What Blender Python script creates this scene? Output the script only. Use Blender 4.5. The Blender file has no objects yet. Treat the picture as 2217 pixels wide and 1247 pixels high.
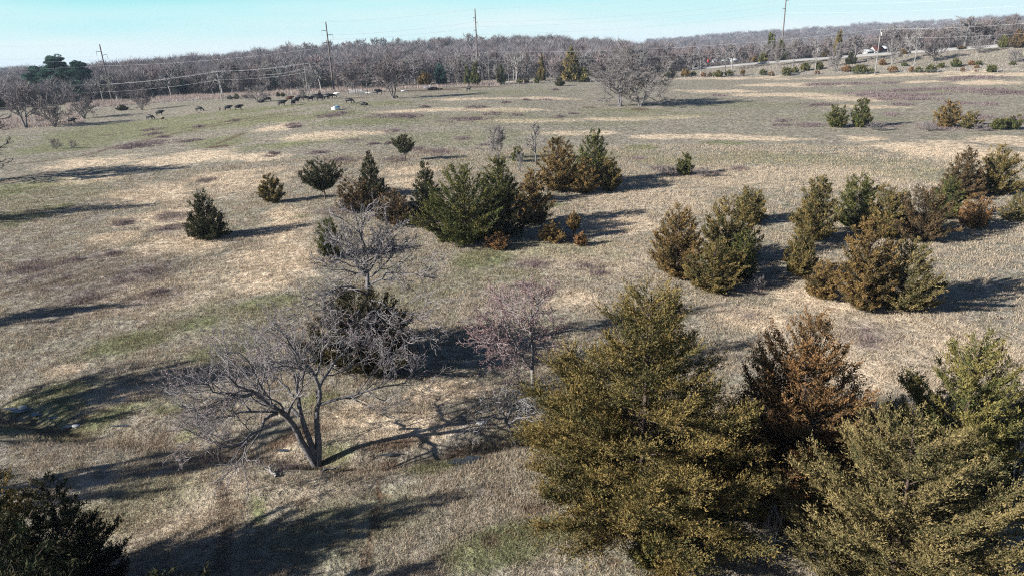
import bpy, math, random, zlib
import numpy as np
from mathutils import Vector, Matrix

# ------------------------------------------------------------------ camera, world, sun, exposure
W, H, F = 2217, 1247, 1449.0            # photograph size and focal length in its pixels
PITCH, ROLL, CH = math.radians(19.32), math.radians(2.2), 16.0
sc = bpy.context.scene
COL = sc.collection
fw = np.array([0, math.cos(PITCH), -math.sin(PITCH)]); u0 = np.array([0, math.sin(PITCH), math.cos(PITCH)]); r0 = np.array([1.0, 0, 0])
CR = math.cos(ROLL)*r0 - math.sin(ROLL)*u0
CU = math.sin(ROLL)*r0 + math.cos(ROLL)*u0
CAMP = np.array([0, 0, CH])
cam = bpy.data.cameras.new("camera"); camo = bpy.data.objects.new("camera", cam); COL.objects.link(camo)
cam.sensor_width = 36; cam.lens = 36*F/W; cam.clip_start = 0.2; cam.clip_end = 20000
M = Matrix(((CR[0], CU[0], -fw[0], 0), (CR[1], CU[1], -fw[1], 0), (CR[2], CU[2], -fw[2], CH), (0, 0, 0, 1)))
camo.matrix_world = M
sc.camera = camo

SUN_EL, SH_AZ = math.radians(23.0), math.radians(19.0)      # shadows run toward +x and a little away
sdir = np.array([-math.cos(SH_AZ)*math.cos(SUN_EL), -math.sin(SH_AZ)*math.cos(SUN_EL), math.sin(SUN_EL)])   # toward the sun
world = bpy.data.worlds.new("World"); sc.world = world; world.use_nodes = True
nt = world.node_tree; nt.nodes.clear()
out = nt.nodes.new("ShaderNodeOutputWorld"); bg = nt.nodes.new("ShaderNodeBackground")
sky = nt.nodes.new("ShaderNodeTexSky"); sky.sky_type = 'NISHITA'; sky.sun_disc = False
sky.sun_elevation = SUN_EL; sky.sun_rotation = math.atan2(sdir[0], sdir[1])
sky.air_density = 1.0; sky.dust_density = 0.6; sky.ozone_density = 1.0; sky.altitude = 200
tint = nt.nodes.new("ShaderNodeMix"); tint.data_type = 'RGBA'; tint.blend_type = 'MULTIPLY'
tint.inputs[0].default_value = 1.0; tint.inputs[7].default_value = (0.66, 0.82, 1.12, 1)
# pale haze and thin cloud low over the horizon
tc = nt.nodes.new("ShaderNodeTexCoord"); sx = nt.nodes.new("ShaderNodeSeparateXYZ")
mp = nt.nodes.new("ShaderNodeMapping"); mp.inputs['Scale'].default_value = (2.0, 2.0, 22)
nz = nt.nodes.new("ShaderNodeTexNoise"); nz.inputs['Scale'].default_value = 1.6; nz.inputs['Detail'].default_value = 5
zz_ = nt.nodes.new("ShaderNodeMath"); zz_.operation = 'MULTIPLY_ADD'; zz_.inputs[1].default_value = -0.09; 
cr_ = nt.nodes.new("ShaderNodeValToRGB"); e = cr_.color_ramp.elements
e[0].position = -0.0; e[0].color = (.86, .96, .97, 1); e[1].position = 0.085; e[1].color = (.44, .88, .91, 1)
k = e.new(0.03); k.color = (.73, .93, .94, 1)
fr_ = nt.nodes.new("ShaderNodeMapRange"); fr_.inputs[1].default_value = 0.07; fr_.inputs[2].default_value = 0.2; fr_.inputs[3].default_value = 1; fr_.inputs[4].default_value = 0
sc_ = nt.nodes.new("ShaderNodeVectorMath"); sc_.operation = 'SCALE'; sc_.inputs['Scale'].default_value = 12.6
cl = nt.nodes.new("ShaderNodeMix"); cl.data_type = 'RGBA'
L = nt.links.new
L(tc.outputs['Generated'], mp.inputs['Vector']); L(mp.outputs[0], nz.inputs['Vector']); L(tc.outputs['Generated'], sx.inputs[0])
ad_ = nt.nodes.new("ShaderNodeMath"); ad_.operation = 'SUBTRACT'; ad_.inputs[1].default_value = 0.5; L(nz.outputs[0], ad_.inputs[0])
L(ad_.outputs[0], zz_.inputs[0]); L(sx.outputs['Z'], zz_.inputs[2]); L(zz_.outputs[0], cr_.inputs[0]); L(cr_.outputs[0], sc_.inputs[0])
L(sx.outputs['Z'], fr_.inputs[0]); L(sky.outputs[0], tint.inputs[6]); L(tint.outputs[2], cl.inputs[6]); L(sc_.outputs[0], cl.inputs[7]); L(fr_.outputs[0], cl.inputs[0])
L(cl.outputs[2], bg.inputs[0]); bg.inputs[1].default_value = 0.034; L(bg.outputs[0], out.inputs[0])
sun = bpy.data.lights.new("sun", 'SUN'); sun.energy = 5.0; sun.angle = math.radians(0.5); sun.color = (1.0, 0.95, 0.87)
suno = bpy.data.objects.new("sun", sun); COL.objects.link(suno)
suno.rotation_euler = Vector(-Vector(sdir)).to_track_quat('-Z', 'Y').to_euler(); suno.location = (-60, -20, 60)
vs = sc.view_settings; vs.view_transform = 'Standard'; vs.look = 'None'; vs.gamma = 1.0; vs.exposure = 1.25
sc.cycles.max_bounces = 5; sc.cycles.diffuse_bounces = 2; sc.cycles.transparent_max_bounces = 8
sc.cycles.volume_bounces = 0; sc.cycles.use_denoising = False; sc.cycles.use_adaptive_sampling = False; sc.cycles.filter_width = 1.1

# ------------------------------------------------------------------ helpers
def rngof(*k): return np.random.default_rng(zlib.crc32(repr(k).encode()))
def proj(P):
    q = np.asarray(P, float) - CAMP; z = q @ fw
    return W/2 + F*(q @ CR)/z, H/2 - F*(q @ CU)/z
def ray(px, py): return fw + CR*(px - W/2)/F + CU*(H/2 - py)/F
def _h(i, j, s):
    n = (i*374761393 + j*668265263 + s*974634777) & 0xffffffff
    n = ((n ^ (n >> 13))*1274126177) & 0xffffffff
    return ((n ^ (n >> 16)) & 0xffff)/65535.0
def vnoise(x, y, s=0):
    x = np.asarray(x, float); y = np.asarray(y, float)
    i = np.floor(x).astype(np.int64); j = np.floor(y).astype(np.int64); a = x - i; b = y - j
    a = a*a*(3-2*a); b = b*b*(3-2*b)
    return (_h(i, j, s)*(1-a)+_h(i+1, j, s)*a)*(1-b) + (_h(i, j+1, s)*(1-a)+_h(i+1, j+1, s)*a)*b
def fbm(x, y, o=4, s=0):
    v = 0; w = 0.5
    for k in range(o): v = v + w*vnoise(x*2**k, y*2**k, s+k); w *= 0.5
    return v/(1-0.5**o)

# terrain heights: columns are compass bearings (by where they meet the horizon), rows are distances
def az_of(px):
    d = fw + CR*(px - W/2)/F + CU*(math.tan(PITCH)*1.0 + math.tan(ROLL)*(px-W/2)/F)
    return math.atan2(d[0], d[1])
TD = np.array([0, 60, 120, 170, 204, 250, 285, 310, 345, 400, 470, 600, 700, 850, 1100, 1400, 2000, 2800, 8000.])
TC = {-700: [0, 0, 0, -.5, 0, .5, 1, 1, 1, 2, 3, 4, 6, 8, 10, 12, 8, 0, 0],
      0:    [0, 0, 0, .1, .3, 1, 1, 1, 1.5, 2, 3, 4, 4, 5, 9, 14, 8, 0, 0],
      250:  [0, 0, 0, .2, .4, 1.4, 2, 2.4, 3, 4, 6, 8, 7, 5, 4, 6, 5, 0, 0],
      500:  [0, 0, .3, 1.4, 2.6, 3.2, 3.4, 3.8, 5, 7, 9, 13, 14, 10, 8, 5, 5, 0, 0],
      700:  [0, 0, .5, 2.8, 4.2, 4.4, 4.2, 4.3, 5, 7, 9.5, 14, 16, 12, 8, 5, 5, 0, 0],
      1050: [0, 0, .4, 2.2, 3.2, 4.0, 4.3, 4.6, 5.2, 6.5, 9, 15.5, 21, 15, 8, 5, 5, 0, 0],
      1200: [0, 0, .2, 1.5, 2.6, 3.5, 4.0, 4.3, 5.2, 6.5, 8.5, 15, 21, 15, 8, 8, 15, 0, 0],
      1340: [0, 0, 0, 1.0, 1.8, 2.9, 3.3, 3.6, 4.8, 6, 7, 10, 14, 10, 8, 12, 26, 0, 0],
      1500: [0, 0, 0, .7, 1.5, 2.4, 2.8, 3.2, 5.4, 5, 4, 4, 4, 4, 6, 14, 34, 0, 0],
      1700: [0, 0, 0, .5, 1.0, 2.0, 2.5, 3.4, 7.9, 7.7, 5, 2, 2, 2, 6, 18, 40, 0, 0],
      2100: [0, 0, 0, .3, .8, 1.8, 3.2, 5.7, 11.4, 11.2, 7, 4, 3, 3, 8, 22, 46, 0, 0],
      2300: [0, 0, 0, .3, .8, 1.9, 3.8, 6.6, 12.8, 12.6, 8, 5, 3, 3, 8, 22, 46, 0, 0],
      3000: [0, 0, 0, .3, .8, 2, 4, 7, 11, 11, 9, 8, 8, 9, 14, 26, 40, 0, 0]}
_az = np.array([az_of(k) for k in TC]); _tv = np.array(list(TC.values()), float)
GA = np.linspace(-math.pi, math.pi, 721); GR = np.linspace(math.log(8), math.log(9000), 500)
def _grid():
    cols = np.stack([np.interp(GA, _az, _tv[:, j]) for j in range(len(TD))], 1)
    g = np.stack([np.interp(np.exp(GR), TD, c) for c in cols], 0)
    def blur(a, n, ax):
        k = np.hanning(2*n+3)[1:-1]; k /= k.sum(); p = [(0, 0), (0, 0)]; p[ax] = (n, n)
        b = np.pad(a, p, mode='edge'); return np.apply_along_axis(lambda v: np.convolve(v, k, 'valid'), ax, b)
    return blur(blur(g, 5, 1), 9, 0)
GZ = _grid()
DITCH = []
def tz(x, y):
    x = np.asarray(x, float); y = np.asarray(y, float)
    a = np.arctan2(x, y); r = np.maximum(np.hypot(x, y), 8.01)
    fa = np.clip((a - GA[0])/(GA[1]-GA[0]), 0, 719.999); fr = np.clip((np.log(r)-GR[0])/(GR[1]-GR[0]), 0, 498.999)
    i = fa.astype(int); j = fr.astype(int); p = fa-i; q = fr-j
    z = (GZ[i, j]*(1-p)+GZ[i+1, j]*p)*(1-q) + (GZ[i, j+1]*(1-p)+GZ[i+1, j+1]*p)*q
    z = z + (fbm(x/38, y/38, 3, 5)-.5)*0.7*np.clip(r/60, .3, 1) + (fbm(x/4.5, y/4.5, 3, 9)-.5)*0.22
    z = z + (fbm(x/90, y/90, 3, 15)-.5)*8*np.clip((r-380)/200, 0, 1)
    if DITCH:
        d = np.full(x.shape, 1e9)
        for (ax, ay), (bx, by) in zip(DITCH[:-1], DITCH[1:]):
            t = np.clip(((x-ax)*(bx-ax)+(y-ay)*(by-ay))/((bx-ax)**2+(by-ay)**2), 0, 1)
            d = np.minimum(d, np.hypot(x-ax-t*(bx-ax), y-ay-t*(by-ay)))
        z = z - 0.45*np.exp(-(d/0.75)**2) - 0.25*np.exp(-(d/2.2)**2)
    return z
_T = np.exp(np.linspace(math.log(10), math.log(6000), 1500))
def G(px, py):
    d = ray(px, py); d = d/np.linalg.norm(d); P = CAMP[None] + _T[:, None]*d[None]
    g = P[:, 2] - tz(P[:, 0], P[:, 1]); k = np.argmax(g < 0)
    if g[k] >= 0: k = len(_T)-1
    t0, t1 = _T[k-1], _T[k]; t = t0 + (t1-t0)*g[k-1]/max(g[k-1]-g[k], 1e-9)
    Q = CAMP + d*t; Q[2] = float(tz(Q[0], Q[1])); return Q
def depth(P): return float((np.asarray(P)-CAMP) @ fw)
def topz(B, y):                       # height above B at which the picture row y is met
    lo, hi = 0.0, 60.0
    for _ in range(40):
        m = (lo+hi)/2
        if proj(B + np.array([0, 0, m]))[1] > y: lo = m
        else: hi = m
    return lo
DITCH = [tuple(G(*p)[:2]) for p in [(-150, 870), (40, 893), (160, 925), (300, 935), (450, 950), (600, 968), (760, 992), (850, 985), (960, 960), (1060, 950), (1180, 930), (1500, 900)]]

def mat(name, col, rough=0.8, var=0.0, scale=5.0, attr=None, transl=0.0, metal=0.0, spec=0.25, bump=0.0, stretch=None):
    m = bpy.data.materials.new(name); m.use_nodes = True; n = m.node_tree; b = n.nodes['Principled BSDF']
    b.inputs['Roughness'].default_value = rough; b.inputs['Metallic'].default_value = metal
    b.inputs['Specular IOR Level'].default_value = spec
    src = None
    if attr:
        a = n.nodes.new("ShaderNodeAttribute"); a.attribute_name = attr; src = a.outputs['Color']
    else:
        c = n.nodes.new("ShaderNodeRGB"); c.outputs[0].default_value = (*col, 1); src = c.outputs[0]
    if var > 0 or bump > 0:
        t = n.nodes.new("ShaderNodeTexCoord"); mpn = n.nodes.new("ShaderNodeMapping"); z = n.nodes.new("ShaderNodeTexNoise")
        z.inputs['Scale'].default_value = scale; z.inputs['Detail'].default_value = 4
        if stretch: mpn.inputs['Scale'].default_value = stretch
        n.links.new(t.outputs['Object'], mpn.inputs[0]); n.links.new(mpn.outputs[0], z.inputs['Vector'])
    if var > 0:
        mr = n.nodes.new("ShaderNodeMapRange"); mr.inputs[1].default_value = 0.3; mr.inputs[2].default_value = 0.7
        mr.inputs[3].default_value = 1-var; mr.inputs[4].default_value = 1+var
        mx = n.nodes.new("ShaderNodeVectorMath"); mx.operation = 'SCALE'
        n.links.new(z.outputs[0], mr.inputs[0]); n.links.new(src, mx.inputs[0]); n.links.new(mr.outputs[0], mx.inputs['Scale']); src = mx.outputs[0]
    n.links.new(src, b.inputs['Base Color'])
    if bump > 0:
        bm = n.nodes.new("ShaderNodeBump"); bm.inputs['Strength'].default_value = 0.7; bm.inputs['Distance'].default_value = bump
        n.links.new(z.outputs[0], bm.inputs['Height']); n.links.new(bm.outputs[0], b.inputs['Normal'])
    if transl > 0:
        tr = n.nodes.new("ShaderNodeBsdfTranslucent"); ms = n.nodes.new("ShaderNodeMixShader"); ms.inputs[0].default_value = transl
        n.links.new(src, tr.inputs[0]); n.links.new(b.outputs[0], ms.inputs[1]); n.links.new(tr.outputs[0], ms.inputs[2])
        n.links.new(ms.outputs[0], n.nodes['Material Output'].inputs[0])
    return m

def new_mesh(name, chunks, m, colors=None, smooth=False):
    """chunks: list of (verts Nx3, faces Mxk); colors: per-face rgb"""
    vs_, ls, st, tot = [], [], [], 0
    off = 0; lo = 0; nf = 0
    for v, f in chunks:
        v = np.asarray(v, np.float32).reshape(-1, 3); f = np.asarray(f, np.int64)
        vs_.append(v); ls.append((f + off).ravel()); k = f.shape[1]
        st.append(lo + np.arange(len(f))*k); lo += f.size; off += len(v); nf += len(f)
    V = np.concatenate(vs_); LL = np.concatenate(ls); S = np.concatenate(st)
    me = bpy.data.meshes.new(name)
    me.vertices.add(len(V)); me.vertices.foreach_set('co', V.ravel())
    me.loops.add(len(LL)); me.loops.foreach_set('vertex_index', LL.astype(np.int32))
    me.polygons.add(len(S)); me.polygons.foreach_set('loop_start', S.astype(np.int32))
    if smooth: me.polygons.foreach_set('use_smooth', np.ones(len(S), bool))
    me.update(calc_edges=True)
    if colors is not None:
        c = np.concatenate([np.asarray(colors, np.float32), np.ones((len(colors), 1), np.float32)], 1)
        at = me.attributes.new('Col', 'FLOAT_COLOR', 'FACE'); at.data.foreach_set('color', c.ravel())
    me.materials.append(m)
    return me
def link(name, me, parent=None, loc=None, rotz=0.0, scale=1.0):
    o = bpy.data.objects.new(name, me); COL.objects.link(o)
    if parent is not None: o.parent = parent
    if loc is not None: o.location = loc
    o.rotation_euler[2] = rotz
    if scale != 1.0: o.scale = (scale,)*3 if np.isscalar(scale) else scale
    return o
def tag(o, label=None, cat=None, group=None, kind=None):
    if label: o['label'] = label
    if cat: o['category'] = cat
    if group: o['group'] = group
    if kind: o['kind'] = kind
    return o
def rootat(name, P, label, cat, group=None, rotz=0.0, scale=1.0):
    o = bpy.data.objects.new(name, None); COL.objects.link(o); o.location = P; o.rotation_euler[2] = rotz
    if not np.isscalar(scale): o.scale = scale
    elif scale != 1.0: o.scale = (scale,)*3
    o.empty_display_size = 0.5
    return tag(o, label, cat, group)

def tubes(pts, rad, sides=5, cap=False):
    """pts (N,K,3), rad (N,K) -> one chunk of quads"""
    pts = np.asarray(pts, float); rad = np.asarray(rad, float)
    N, K, _ = pts.shape
    t = np.gradient(pts, axis=1); t /= np.linalg.norm(t, axis=2, keepdims=True)+1e-9
    av = t.mean(1); ref = np.where(np.abs(av[:, 2:3]) < 0.8, np.array([[0, 0, 1.]]), np.array([[1., 0.1, 0]]))
    ref = np.repeat(ref[:, None, :], K, 1)
    u = ref - (ref*t).sum(2, keepdims=True)*t; u /= np.linalg.norm(u, axis=2, keepdims=True)+1e-9
    v = np.cross(t, u)
    a = np.arange(sides)*2*math.pi/sides
    ring = pts[:, :, None, :] + rad[:, :, None, None]*(np.cos(a)[None, None, :, None]*u[:, :, None, :] + np.sin(a)[None, None, :, None]*v[:, :, None, :])
    V = ring.reshape(-1, 3)
    base = (np.arange(N)[:, None, None]*K + np.arange(K-1)[None, :, None])*sides
    s = np.arange(sides)[None, None, :]; s2 = (s+1) % sides
    Fc = np.stack([base+s, base+s2, base+sides+s2, base+sides+s], -1).reshape(-1, 4)
    return V, Fc
def tube(path, rad, sides=8):
    p = np.asarray(path, float)[None]; r = np.asarray(rad, float)
    if r.ndim == 0: r = np.full(p.shape[1], float(r))
    return tubes(p, r[None], sides)
def disc(c, r, sides=8, up=1):
    a = np.arange(sides)*2*math.pi/sides
    V = np.stack([c[0]+r*np.cos(a), c[1]+r*np.sin(a), np.full(sides, c[2])], 1)
    return V, np.arange(sides)[None, ::up]
def box(c, s, rz=0.0):
    c = np.asarray(c, float); s = np.asarray(s, float)/2
    v = np.array([[x, y, z] for x in (-1, 1) for y in (-1, 1) for z in (-1, 1)])*s
    R_ = np.array([[math.cos(rz), -math.sin(rz), 0], [math.sin(rz), math.cos(rz), 0], [0, 0, 1]])
    return v @ R_.T + c, np.array([[0, 1, 3, 2], [4, 6, 7, 5], [0, 4, 5, 1], [2, 3, 7, 6], [0, 2, 6, 4], [1, 5, 7, 3]])
def unit(v): return v/(np.linalg.norm(v, axis=-1, keepdims=True)+1e-9)

# ------------------------------------------------------------------ materials
M_leaf = mat("cedar_foliage", (0, 0, 0), 0.95, attr='Col', transl=0.10, spec=0.04)
M_bark = mat("cedar_bark", (0.085, 0.062, 0.05), 0.9, var=.35, scale=6, stretch=(1, 1, .2))
M_greybark = mat("grey_bark", (0.125, 0.12, 0.125), 0.9, var=.5, scale=7, bump=0.03)
M_twig = mat("grey_twigs", (0.195, 0.178, 0.175), 0.85, var=.25, scale=1.5)
M_twigbrown = mat("brown_twigs", (0.155, 0.132, 0.13), 0.85, var=.25, scale=.6)
M_twigpink = mat("reddish_twigs", (0.235, 0.185, 0.185), 0.85, var=.25, scale=1.5)
M_twiglav = mat("lavender_grey_twigs", (0.215, 0.198, 0.20), 0.85, var=.25, scale=1.5)
M_palebark = mat("pale_bark", (0.215, 0.205, 0.20), 0.85, var=.3, scale=5)
M_bud = mat("red_buds", (0, 0, 0), 0.8, attr='Col')
M_stuff = mat("dry_stems", (0, 0, 0), 0.85, attr='Col', transl=0.2, spec=0.1)
M_wood = mat("weathered_pole_wood", (0.13, 0.11, 0.105), 0.9, var=.3, scale=4, stretch=(1, 1, .1))
M_palewood = mat("pale_pole_wood", (0.22, 0.215, 0.21), 0.9, var=.2, scale=4, stretch=(1, 1, .1))
M_metal = mat("grey_metal", (0.35, 0.36, 0.38), 0.45, metal=.6, var=.1)
M_wire = mat("aluminium_wire", (0.62, 0.64, 0.68), 0.5, metal=.2, spec=.5)
M_insul = mat("grey_insulator", (0.35, 0.37, 0.4), 0.4, var=.1)

# ------------------------------------------------------------------ ground
BRUSH = [(860, 250, 60, 5), (715, 250, 35, 4), (740, 245, 20, 2.5), (885, 252, 14, 2.5), (920, 232, 14, 2.5), (885, 254, 16, 4), (1010, 257, 62, 5), (1035, 232, 26, 3), (1065, 246, 24, 4), (1120, 249, 18, 3),
         (633, 270, 22, 4), (640, 275, 18, 2.5), (850, 284, 26, 5), (765, 305, 24, 4), (843, 310, 14, 3), (1000, 300, 22, 4), (808, 312, 16, 3), (1060, 312, 24, 4), (945, 327, 48, 8), (905, 322, 20, 5),
         (590, 333, 20, 6), (690, 330, 26, 4), (740, 345, 40, 6), (860, 345, 30, 8), (310, 312, 60, 6), (290, 318, 40, 4), (335, 290, 22, 3), (430, 275, 14, 3), (410, 305, 26, 3), (355, 297, 16, 3), (505, 262, 16, 2), (330, 281, 22, 3),
         (1210, 253, 17, 3), (1240, 247, 12, 2), (1180, 217, 22, 2), (1200, 195, 12, 2), (1095, 222, 12, 2), (1140, 217, 10, 1.6), (1556, 207, 16, 2), (1600, 365, 24, 5), (1380, 343, 22, 4),
         (1780, 183, 45, 3), (1850, 181, 50, 2.6), (1925, 180, 25, 2.2), (1950, 196, 50, 3), (2000, 193, 35, 3), (1890, 203, 60, 4), (1960, 206, 60, 3.5), (2020, 205, 40, 3), (2060, 192, 45, 3), (1930, 209, 80, 3), (2130, 195, 60, 6), (2180, 200, 50, 5),
         (2065, 172, 30, 3), (2100, 168, 60, 3), (2140, 168, 40, 2.5), (1775, 227, 40, 3.5), (1950, 226, 28, 3.5), (2135, 226, 22, 4), (2090, 224, 60, 2.5), (1930, 248, 24, 4), (1695, 261, 20, 4), (1690, 271, 22, 3.5), (1755, 271, 34, 5), (1920, 272, 36, 4), (1880, 268, 30, 5),
         (2010, 272, 24, 7), (2060, 276, 30, 6), (2110, 252, 40, 6), (2140, 275, 20, 8), (2200, 255, 25, 6), (1960, 215, 80, 3),
         (1155, 572, 52, 14), (1480, 372, 45, 9), (1430, 365, 24, 6), (1540, 375, 24, 4), (1880, 725, 55, 26), (1270, 575, 45, 10), (1300, 590, 30, 8),
         (60, 575, 65, 16), (100, 600, 60, 14), (190, 640, 60, 14), (310, 590, 60, 16), (250, 610, 40, 12), (340, 630, 40, 10), (740, 452, 50, 10), (370, 465, 36, 7), (270, 482, 28, 6), (365, 495, 34, 5), (170, 560, 40, 8), (240, 550, 30, 6), (450, 390, 26, 5),
         (1130, 620, 40, 8), (1640, 620, 26, 18), (1220, 520, 30, 8), (630, 1010, 60, 10), (1610, 680, 40, 10), (450, 990, 60, 12), (1060, 1060, 50, 18)]
def patch_list():
    P = []
    def s(ch, v, rows):
        for r in rows: P.append((ch, v) + tuple(r))
    s(0, 1.0, [(1980, 316, 120, 14), (2080, 335, 120, 12), (2180, 305, 60, 12), (1870, 300, 60, 9), (1560, 198, 90, 4), (1700, 206, 110, 5), (1830, 214, 110, 5),
               (1700, 184, 130, 4), (1900, 165, 220, 4), (2150, 163, 120, 4), (1560, 171, 120, 3), (1990, 178, 60, 3), (2150, 180, 80, 5), (1860, 232, 90, 4),
               (700, 293, 90, 9), (600, 275, 40, 8), (800, 288, 60, 5), (900, 240, 110, 4), (1080, 238, 110, 4), (1180, 213, 80, 3), (1000, 215, 90, 3),
               (1150, 262, 120, 4), (1330, 258, 100, 4), (1480, 254, 90, 5), (1240, 288, 90, 5), (1480, 296, 110, 5), (1650, 300, 130, 5),
               (390, 345, 120, 13), (520, 385, 120, 28), (200, 352, 120, 14), (330, 420, 130, 25), (620, 480, 70, 45), (420, 520, 110, 26), (250, 515, 60, 14), (600, 560, 90, 40),
               (900, 400, 60, 22), (880, 370, 60, 10), (350, 470, 90, 20), (180, 390, 80, 12), (560, 340, 60, 12),
               (300, 845, 70, 22), (150, 800, 50, 14), (900, 920, 110, 35), (970, 850, 90, 25), (780, 890, 70, 30), (560, 610, 70, 25),
               (1780, 640, 120, 30), (1620, 690, 90, 25), (1500, 560, 60, 20), (2100, 770, 80, 50), (1850, 800, 80, 40), (1350, 480, 90, 20), (1250, 650, 90, 25)])
    s(0, 0.45, [(1400, 430, 160, 50), (1700, 380, 250, 30), (1950, 750, 300, 80), (1150, 760, 90, 40), (400, 620, 200, 40), (1300, 560, 160, 40), (500, 1080, 230, 90)])
    s(1, 1.0, [(250, 290, 260, 18), (520, 262, 220, 14), (120, 320, 130, 12), (700, 250, 120, 8), (840, 224, 100, 6), (350, 262, 160, 6), (620, 232, 120, 4), (800, 262, 110, 8),
               (600, 318, 80, 8), (480, 305, 60, 10), (1340, 240, 80, 4), (1390, 238, 60, 3), (1380, 320, 45, 6), (1560, 310, 50, 4),
               (40, 410, 70, 12), (30, 470, 80, 20), (120, 450, 50, 10), (430, 700, 120, 22), (560, 660, 90, 18), (300, 740, 130, 25), (480, 760, 100, 30),
               (120, 850, 110, 25), (230, 905, 160, 26), (380, 880, 90, 22), (60, 930, 110, 22), (400, 940, 90, 20), (1190, 1150, 55, 28), (1080, 1180, 110, 45), (700, 860, 60, 14),
               (960, 470, 50, 10), (1190, 445, 40, 8), (970, 1000, 90, 15), (560, 1110, 25, 60), (700, 1010, 60, 15), (650, 470, 30, 8), (1040, 560, 70, 16)])
    s(1, 0.5, [(1000, 255, 260, 16), (950, 300, 260, 20), (1200, 340, 220, 18), (1450, 250, 200, 10), (1650, 345, 220, 14), (2050, 380, 160, 14), (1450, 350, 140, 10),
               (1100, 200, 150, 6), (1300, 270, 140, 6), (1900, 255, 200, 8), (1950, 200, 200, 5), (900, 640, 120, 30), (1080, 600, 100, 30), (520, 690, 160, 50),
               (1200, 540, 140, 20), (100, 420, 160, 40), (700, 1150, 260, 70), (300, 1080, 140, 60), (1650, 230, 200, 8)])
    s(2, .55, [(170, 610, 190, 60), (70, 570, 110, 50)])
    s(2, .9, [(60, 580, 75, 26), (190, 640, 70, 22), (310, 590, 80, 26), (330, 640, 70, 18), (120, 625, 70, 16), (740, 455, 55, 14), (370, 470, 40, 10), (270, 480, 30, 8), (370, 495, 40, 8)])
    s(3, 1.0, [(470, 318, 22, 2), (430, 245, 3, 1), (1280, 233, 18, 2), (1390, 237, 22, 2), (1345, 236, 14, 2), (760, 213, 60, 1.6), (900, 197, 90, 1.5), (1050, 189, 60, 1.5),
               (330, 700, 10, 3), (80, 700, 14, 4), (650, 940, 60, 8), (850, 960, 60, 10), (1000, 985, 40, 10), (840, 1010, 25, 4), (490, 1140, 4, 40), (480, 1060, 4, 30), (820, 1060, 4, 26),
               (1180, 930, 40, 14), (1030, 965, 30, 8), (230, 293, 16, 1.5), (1060, 1170, 20, 6), (1160, 1100, 30, 10)])
    s(2, .5, [(a_, b_, c_*1.05, d_*1.15) for a_, b_, c_, d_ in BRUSH])
    return P
TRACKS = [[(0, 360), (90, 350), (180, 338), (250, 318), (330, 300), (400, 285), (480, 270), (560, 258), (640, 250)],
          [(0, 398), (60, 380), (110, 372)], [(470, 312), (500, 300), (530, 288)], [(300, 296), (400, 279), (500, 262), (580, 250), (640, 243)],
          [(0, 480), (60, 462), (120, 452), (180, 448)], [(640, 375), (700, 360), (800, 345)], [(480, 1230), (490, 1120), (478, 1030)], [(0, 640), (120, 610), (220, 580)],
          [(2000, 690), (2080, 730), (2217, 800)], [(790, 1230), (815, 1100), (822, 1030)]]
def bearing(px, dist):
    a = float(np.interp(px, np.array(list(TC)), _az)); x = dist*math.sin(a); y = dist*math.cos(a); return np.array([x, y, float(tz(x, y))])
ROAD = [bearing(*p) for p in [(1020, 346), (1094, 346), (1216, 350), (1350, 352), (1470, 353), (1640, 352), (1900, 351), (2217, 350), (2450, 350)]]

def polydist(X, Y, pts):
    d = np.full(X.shape, 1e9)
    for a, b in zip(pts[:-1], pts[1:]):
        ax, ay, bx, by = a[0], a[1], b[0], b[1]
        t = np.clip(((X-ax)*(bx-ax)+(Y-ay)*(by-ay))/((bx-ax)**2+(by-ay)**2+1e-9), 0, 1)
        d = np.minimum(d, np.hypot(X-ax-t*(bx-ax), Y-ay-t*(by-ay)))
    return d
def build_masks(X, Y):
    """straw, green, brush, mud masks at world points"""
    R_ = np.hypot(X, Y); n1 = fbm(X/2.2, Y/2.2, 4, 21)-.5; n2 = fbm(X/9, Y/9, 3, 31)-.5
    m = np.zeros((4,)+X.shape)
    for ch, v, px, py, rx, ry in patch_list():
        C = G(px, py); az = math.atan2(C[0], C[1]); dp = depth(C)
        a = rx*dp/F; A = G(px, py+ry); Bq = G(px, py-ry); b = max(np.hypot(*(Bq-A)[:2])/2, .3)
        dx = X-C[0]; dy = Y-C[1]; e = (dx*math.cos(az)-dy*math.sin(az))/a; g = (dx*math.sin(az)+dy*math.cos(az))/b
        d = np.sqrt(e*e+g*g) + n1*1.1 + n2*1.3
        m[ch] = np.maximum(m[ch], v*np.clip((1.15-d)/.55, 0, 1))
    for T in TRACKS:
        d = polydist(X, Y, [G(*p) for p in T]); w = np.clip(R_/105, .18, 1.6)
        m[3] = np.maximum(m[3], .8*np.clip((w*.7-d+n1*.6)/(.4*w), 0, 1))
    if DITCH:
        d = polydist(X, Y, DITCH); m[3] = np.maximum(m[3], .7*np.clip((.8-d+n1*1.8)/.9, 0, 1))
    return m

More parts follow.
